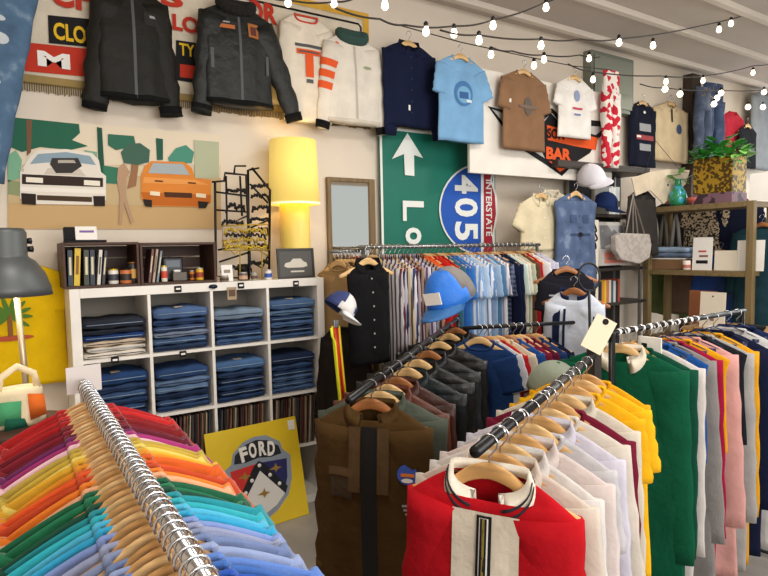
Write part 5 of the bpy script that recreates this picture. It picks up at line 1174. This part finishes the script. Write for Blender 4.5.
mk('hanging_cord', tube([on_y(645, 172, -.1)-t.location, on_y(655, 140, -.1)-t.location, on_y(680, 170, -.1)-t.location], .003, 6), BLACKM, t)
# half round grey bag
t = thing('tote_bag', 'pale grey printed half round tote bag hanging by straps', 'bag', on_y(633, 235, -.15))
P = [on_y(x, y, -.15)-t.location for x, y in ((616, 236), (622, 233), (650, 234), (652, 245), (650, 258), (640, 264), (622, 260), (616, 250))]
mk('bag_body', prism(P, (0, .06, 0)), mat('#b8b0a8', .8, 0, 'camo', '#a8a09a', 1.5), t, False, bevel=.01)
for dx in (0, 7): mk('strap', tube([on_y(626+dx, 234, -.13)-t.location, on_y(633, 194, -.13)-t.location, on_y(638+dx, 236, -.13)-t.location], .007, 8), mat('#a49890', .8), t)
# crate table behind right rack with cards
q0 = on_x(682, 326, 4.55); q1 = on_x(764, 326, 4.55); 
CT_ = mat('#a17a48', .6, 0, 'wood')
t = thing('crate_table', 'rough light wood crate table behind the right rack', 'table', (4.55, q1.y, 0)); w_ = q0.y-q1.y; hT = q0.z
mk('table_top', box(0, .5, 0, w_, hT-.04, hT), CT_, t, False, bevel=.004)
for z in (hT-.2, hT-.38, hT-.56): mk('front_plank', box(0, .02, .01, w_-.01, z, z+.15), CT_, t, False, bevel=.003)
for y in (.02, w_-.07): mk('leg', box(.02, .07, y, y+.05, 0, hT-.04), CT_, t, False)
t = standcard('print_card', 'cream card with small round emblem on the crate table', 'card', 699, 725, 292, 326, 0, mat('#e8dcc6', .7), (('round_emblem', .42, .58, .2, .34, mat('#8a6a58', .6)), ('top_hole', .47, .53, .86, .9, BLK)), onx=4.6); t.location.z = hT+.001
t = standcard('brown_board', 'brown leather board standing behind the cream card', 'board', 688, 716, 290, 322, 0, mat('#8a5230', .6), onx=4.75); t.location.z = hT+.001
for i, (p0, p1) in enumerate(((729, 740), (748, 754))):
    o = standcard('paper_sheet', ('wide white sheet pinned to the crate table front', 'narrow white sheet pinned to the crate table front')[i], 'paper', p0, p1, 343, 372, 0, PAPER, onx=4.545, lean=0); o.location.x = 4.535
for i in range(3):
    q = on_x(742+i*8, 322, 4.62); o = thing('black_bowl', ('small black bowl on the crate table beside the cards', 'second small black bowl on the crate table, middle of three', 'small black bowl at the right end of crate table')[i], 'bowl', (4.65, q.y, hT+.001), 0, 'bowls on the crate table'); mk('bowl_body', lathe([(.02, 0), (.04, .03), (.045, .05), (.038, .05), (.018, .01)], 16), BLK, o)

for i, (px, hx, cn) in enumerate(((655, '#b8b4a8', 'pale grey'), (664, '#6a665c', 'taupe'), (676, '#8f8a84', 'warm grey'))):
    q = on_x(px, 214, XU+.3); t = thing('scarf', '%s narrow scarf hanging inside the upper bay of wood shelf' % cn, 'scarf', Vector((XU+.3, q.y, zTop-.06)), 0, 'scarves in the wood shelf')
    for s_ in (-1, 1): mk('scarf_end', tube([Vector((0, 0, 0)), Vector((0, s_*.02, -.1)), Vector((0, s_*.045, -.34))], [.012, .016, .02], 8), cloth(hx), t)
# ================================================================== LIGHT, WORLD
SC.view_settings.view_transform = 'Standard'; SC.view_settings.look = 'None'; SC.view_settings.gamma = 1; SC.view_settings.exposure = EXPO
SC.cycles.use_denoising = True; SC.cycles.max_bounces = 6; SC.cycles.sample_clamp_indirect = 6
w = bpy.data.worlds.new('world'); SC.world = w; w.use_nodes = True
bgn = w.node_tree.nodes['Background']; bgn.inputs[0].default_value = (.82, .92, 1, 1); bgn.inputs[1].default_value = .75
def aim(o, to): o.rotation_euler = (Vector(to)-o.location).to_track_quat('-Z', 'Y').to_euler()
a = lamp('AREA', 'rear_fill_light', (1.5, -6.3, 2.2), 190, (1, .97, .93), 4.0); a.data.size_y = 2.4; aim(a, (1.8, 0, 1.2))  # unseen fill lamp added behind the camera, in place of window daylight
a = lamp('AREA', 'unseen_overhead_light', (.3, -2.2, 3.55), 34, (1, .95, .88), .7)  # unseen area lamps overhead, put in to light the room from above
a = lamp('AREA', 'unseen_overhead_light', (2.6, -2.0, 3.55), 38, (1, .95, .88), .7)
a = lamp('AREA', 'unseen_overhead_light', (7.2, -1.2, 3.55), 40, (1, .95, .88), .7)  # extra unseen lamp, added to brighten the bay behind the display shelf
a = lamp('AREA', 'unseen_overhead_light', (4.8, -1.8, 3.55), 42, (1, .95, .88), .7)
a = lamp('AREA', 'side_window_light', (9.8, -1.4, 2.0), 70, (.9, .96, 1), 2.2); aim(a, (5, -1, 1.5))
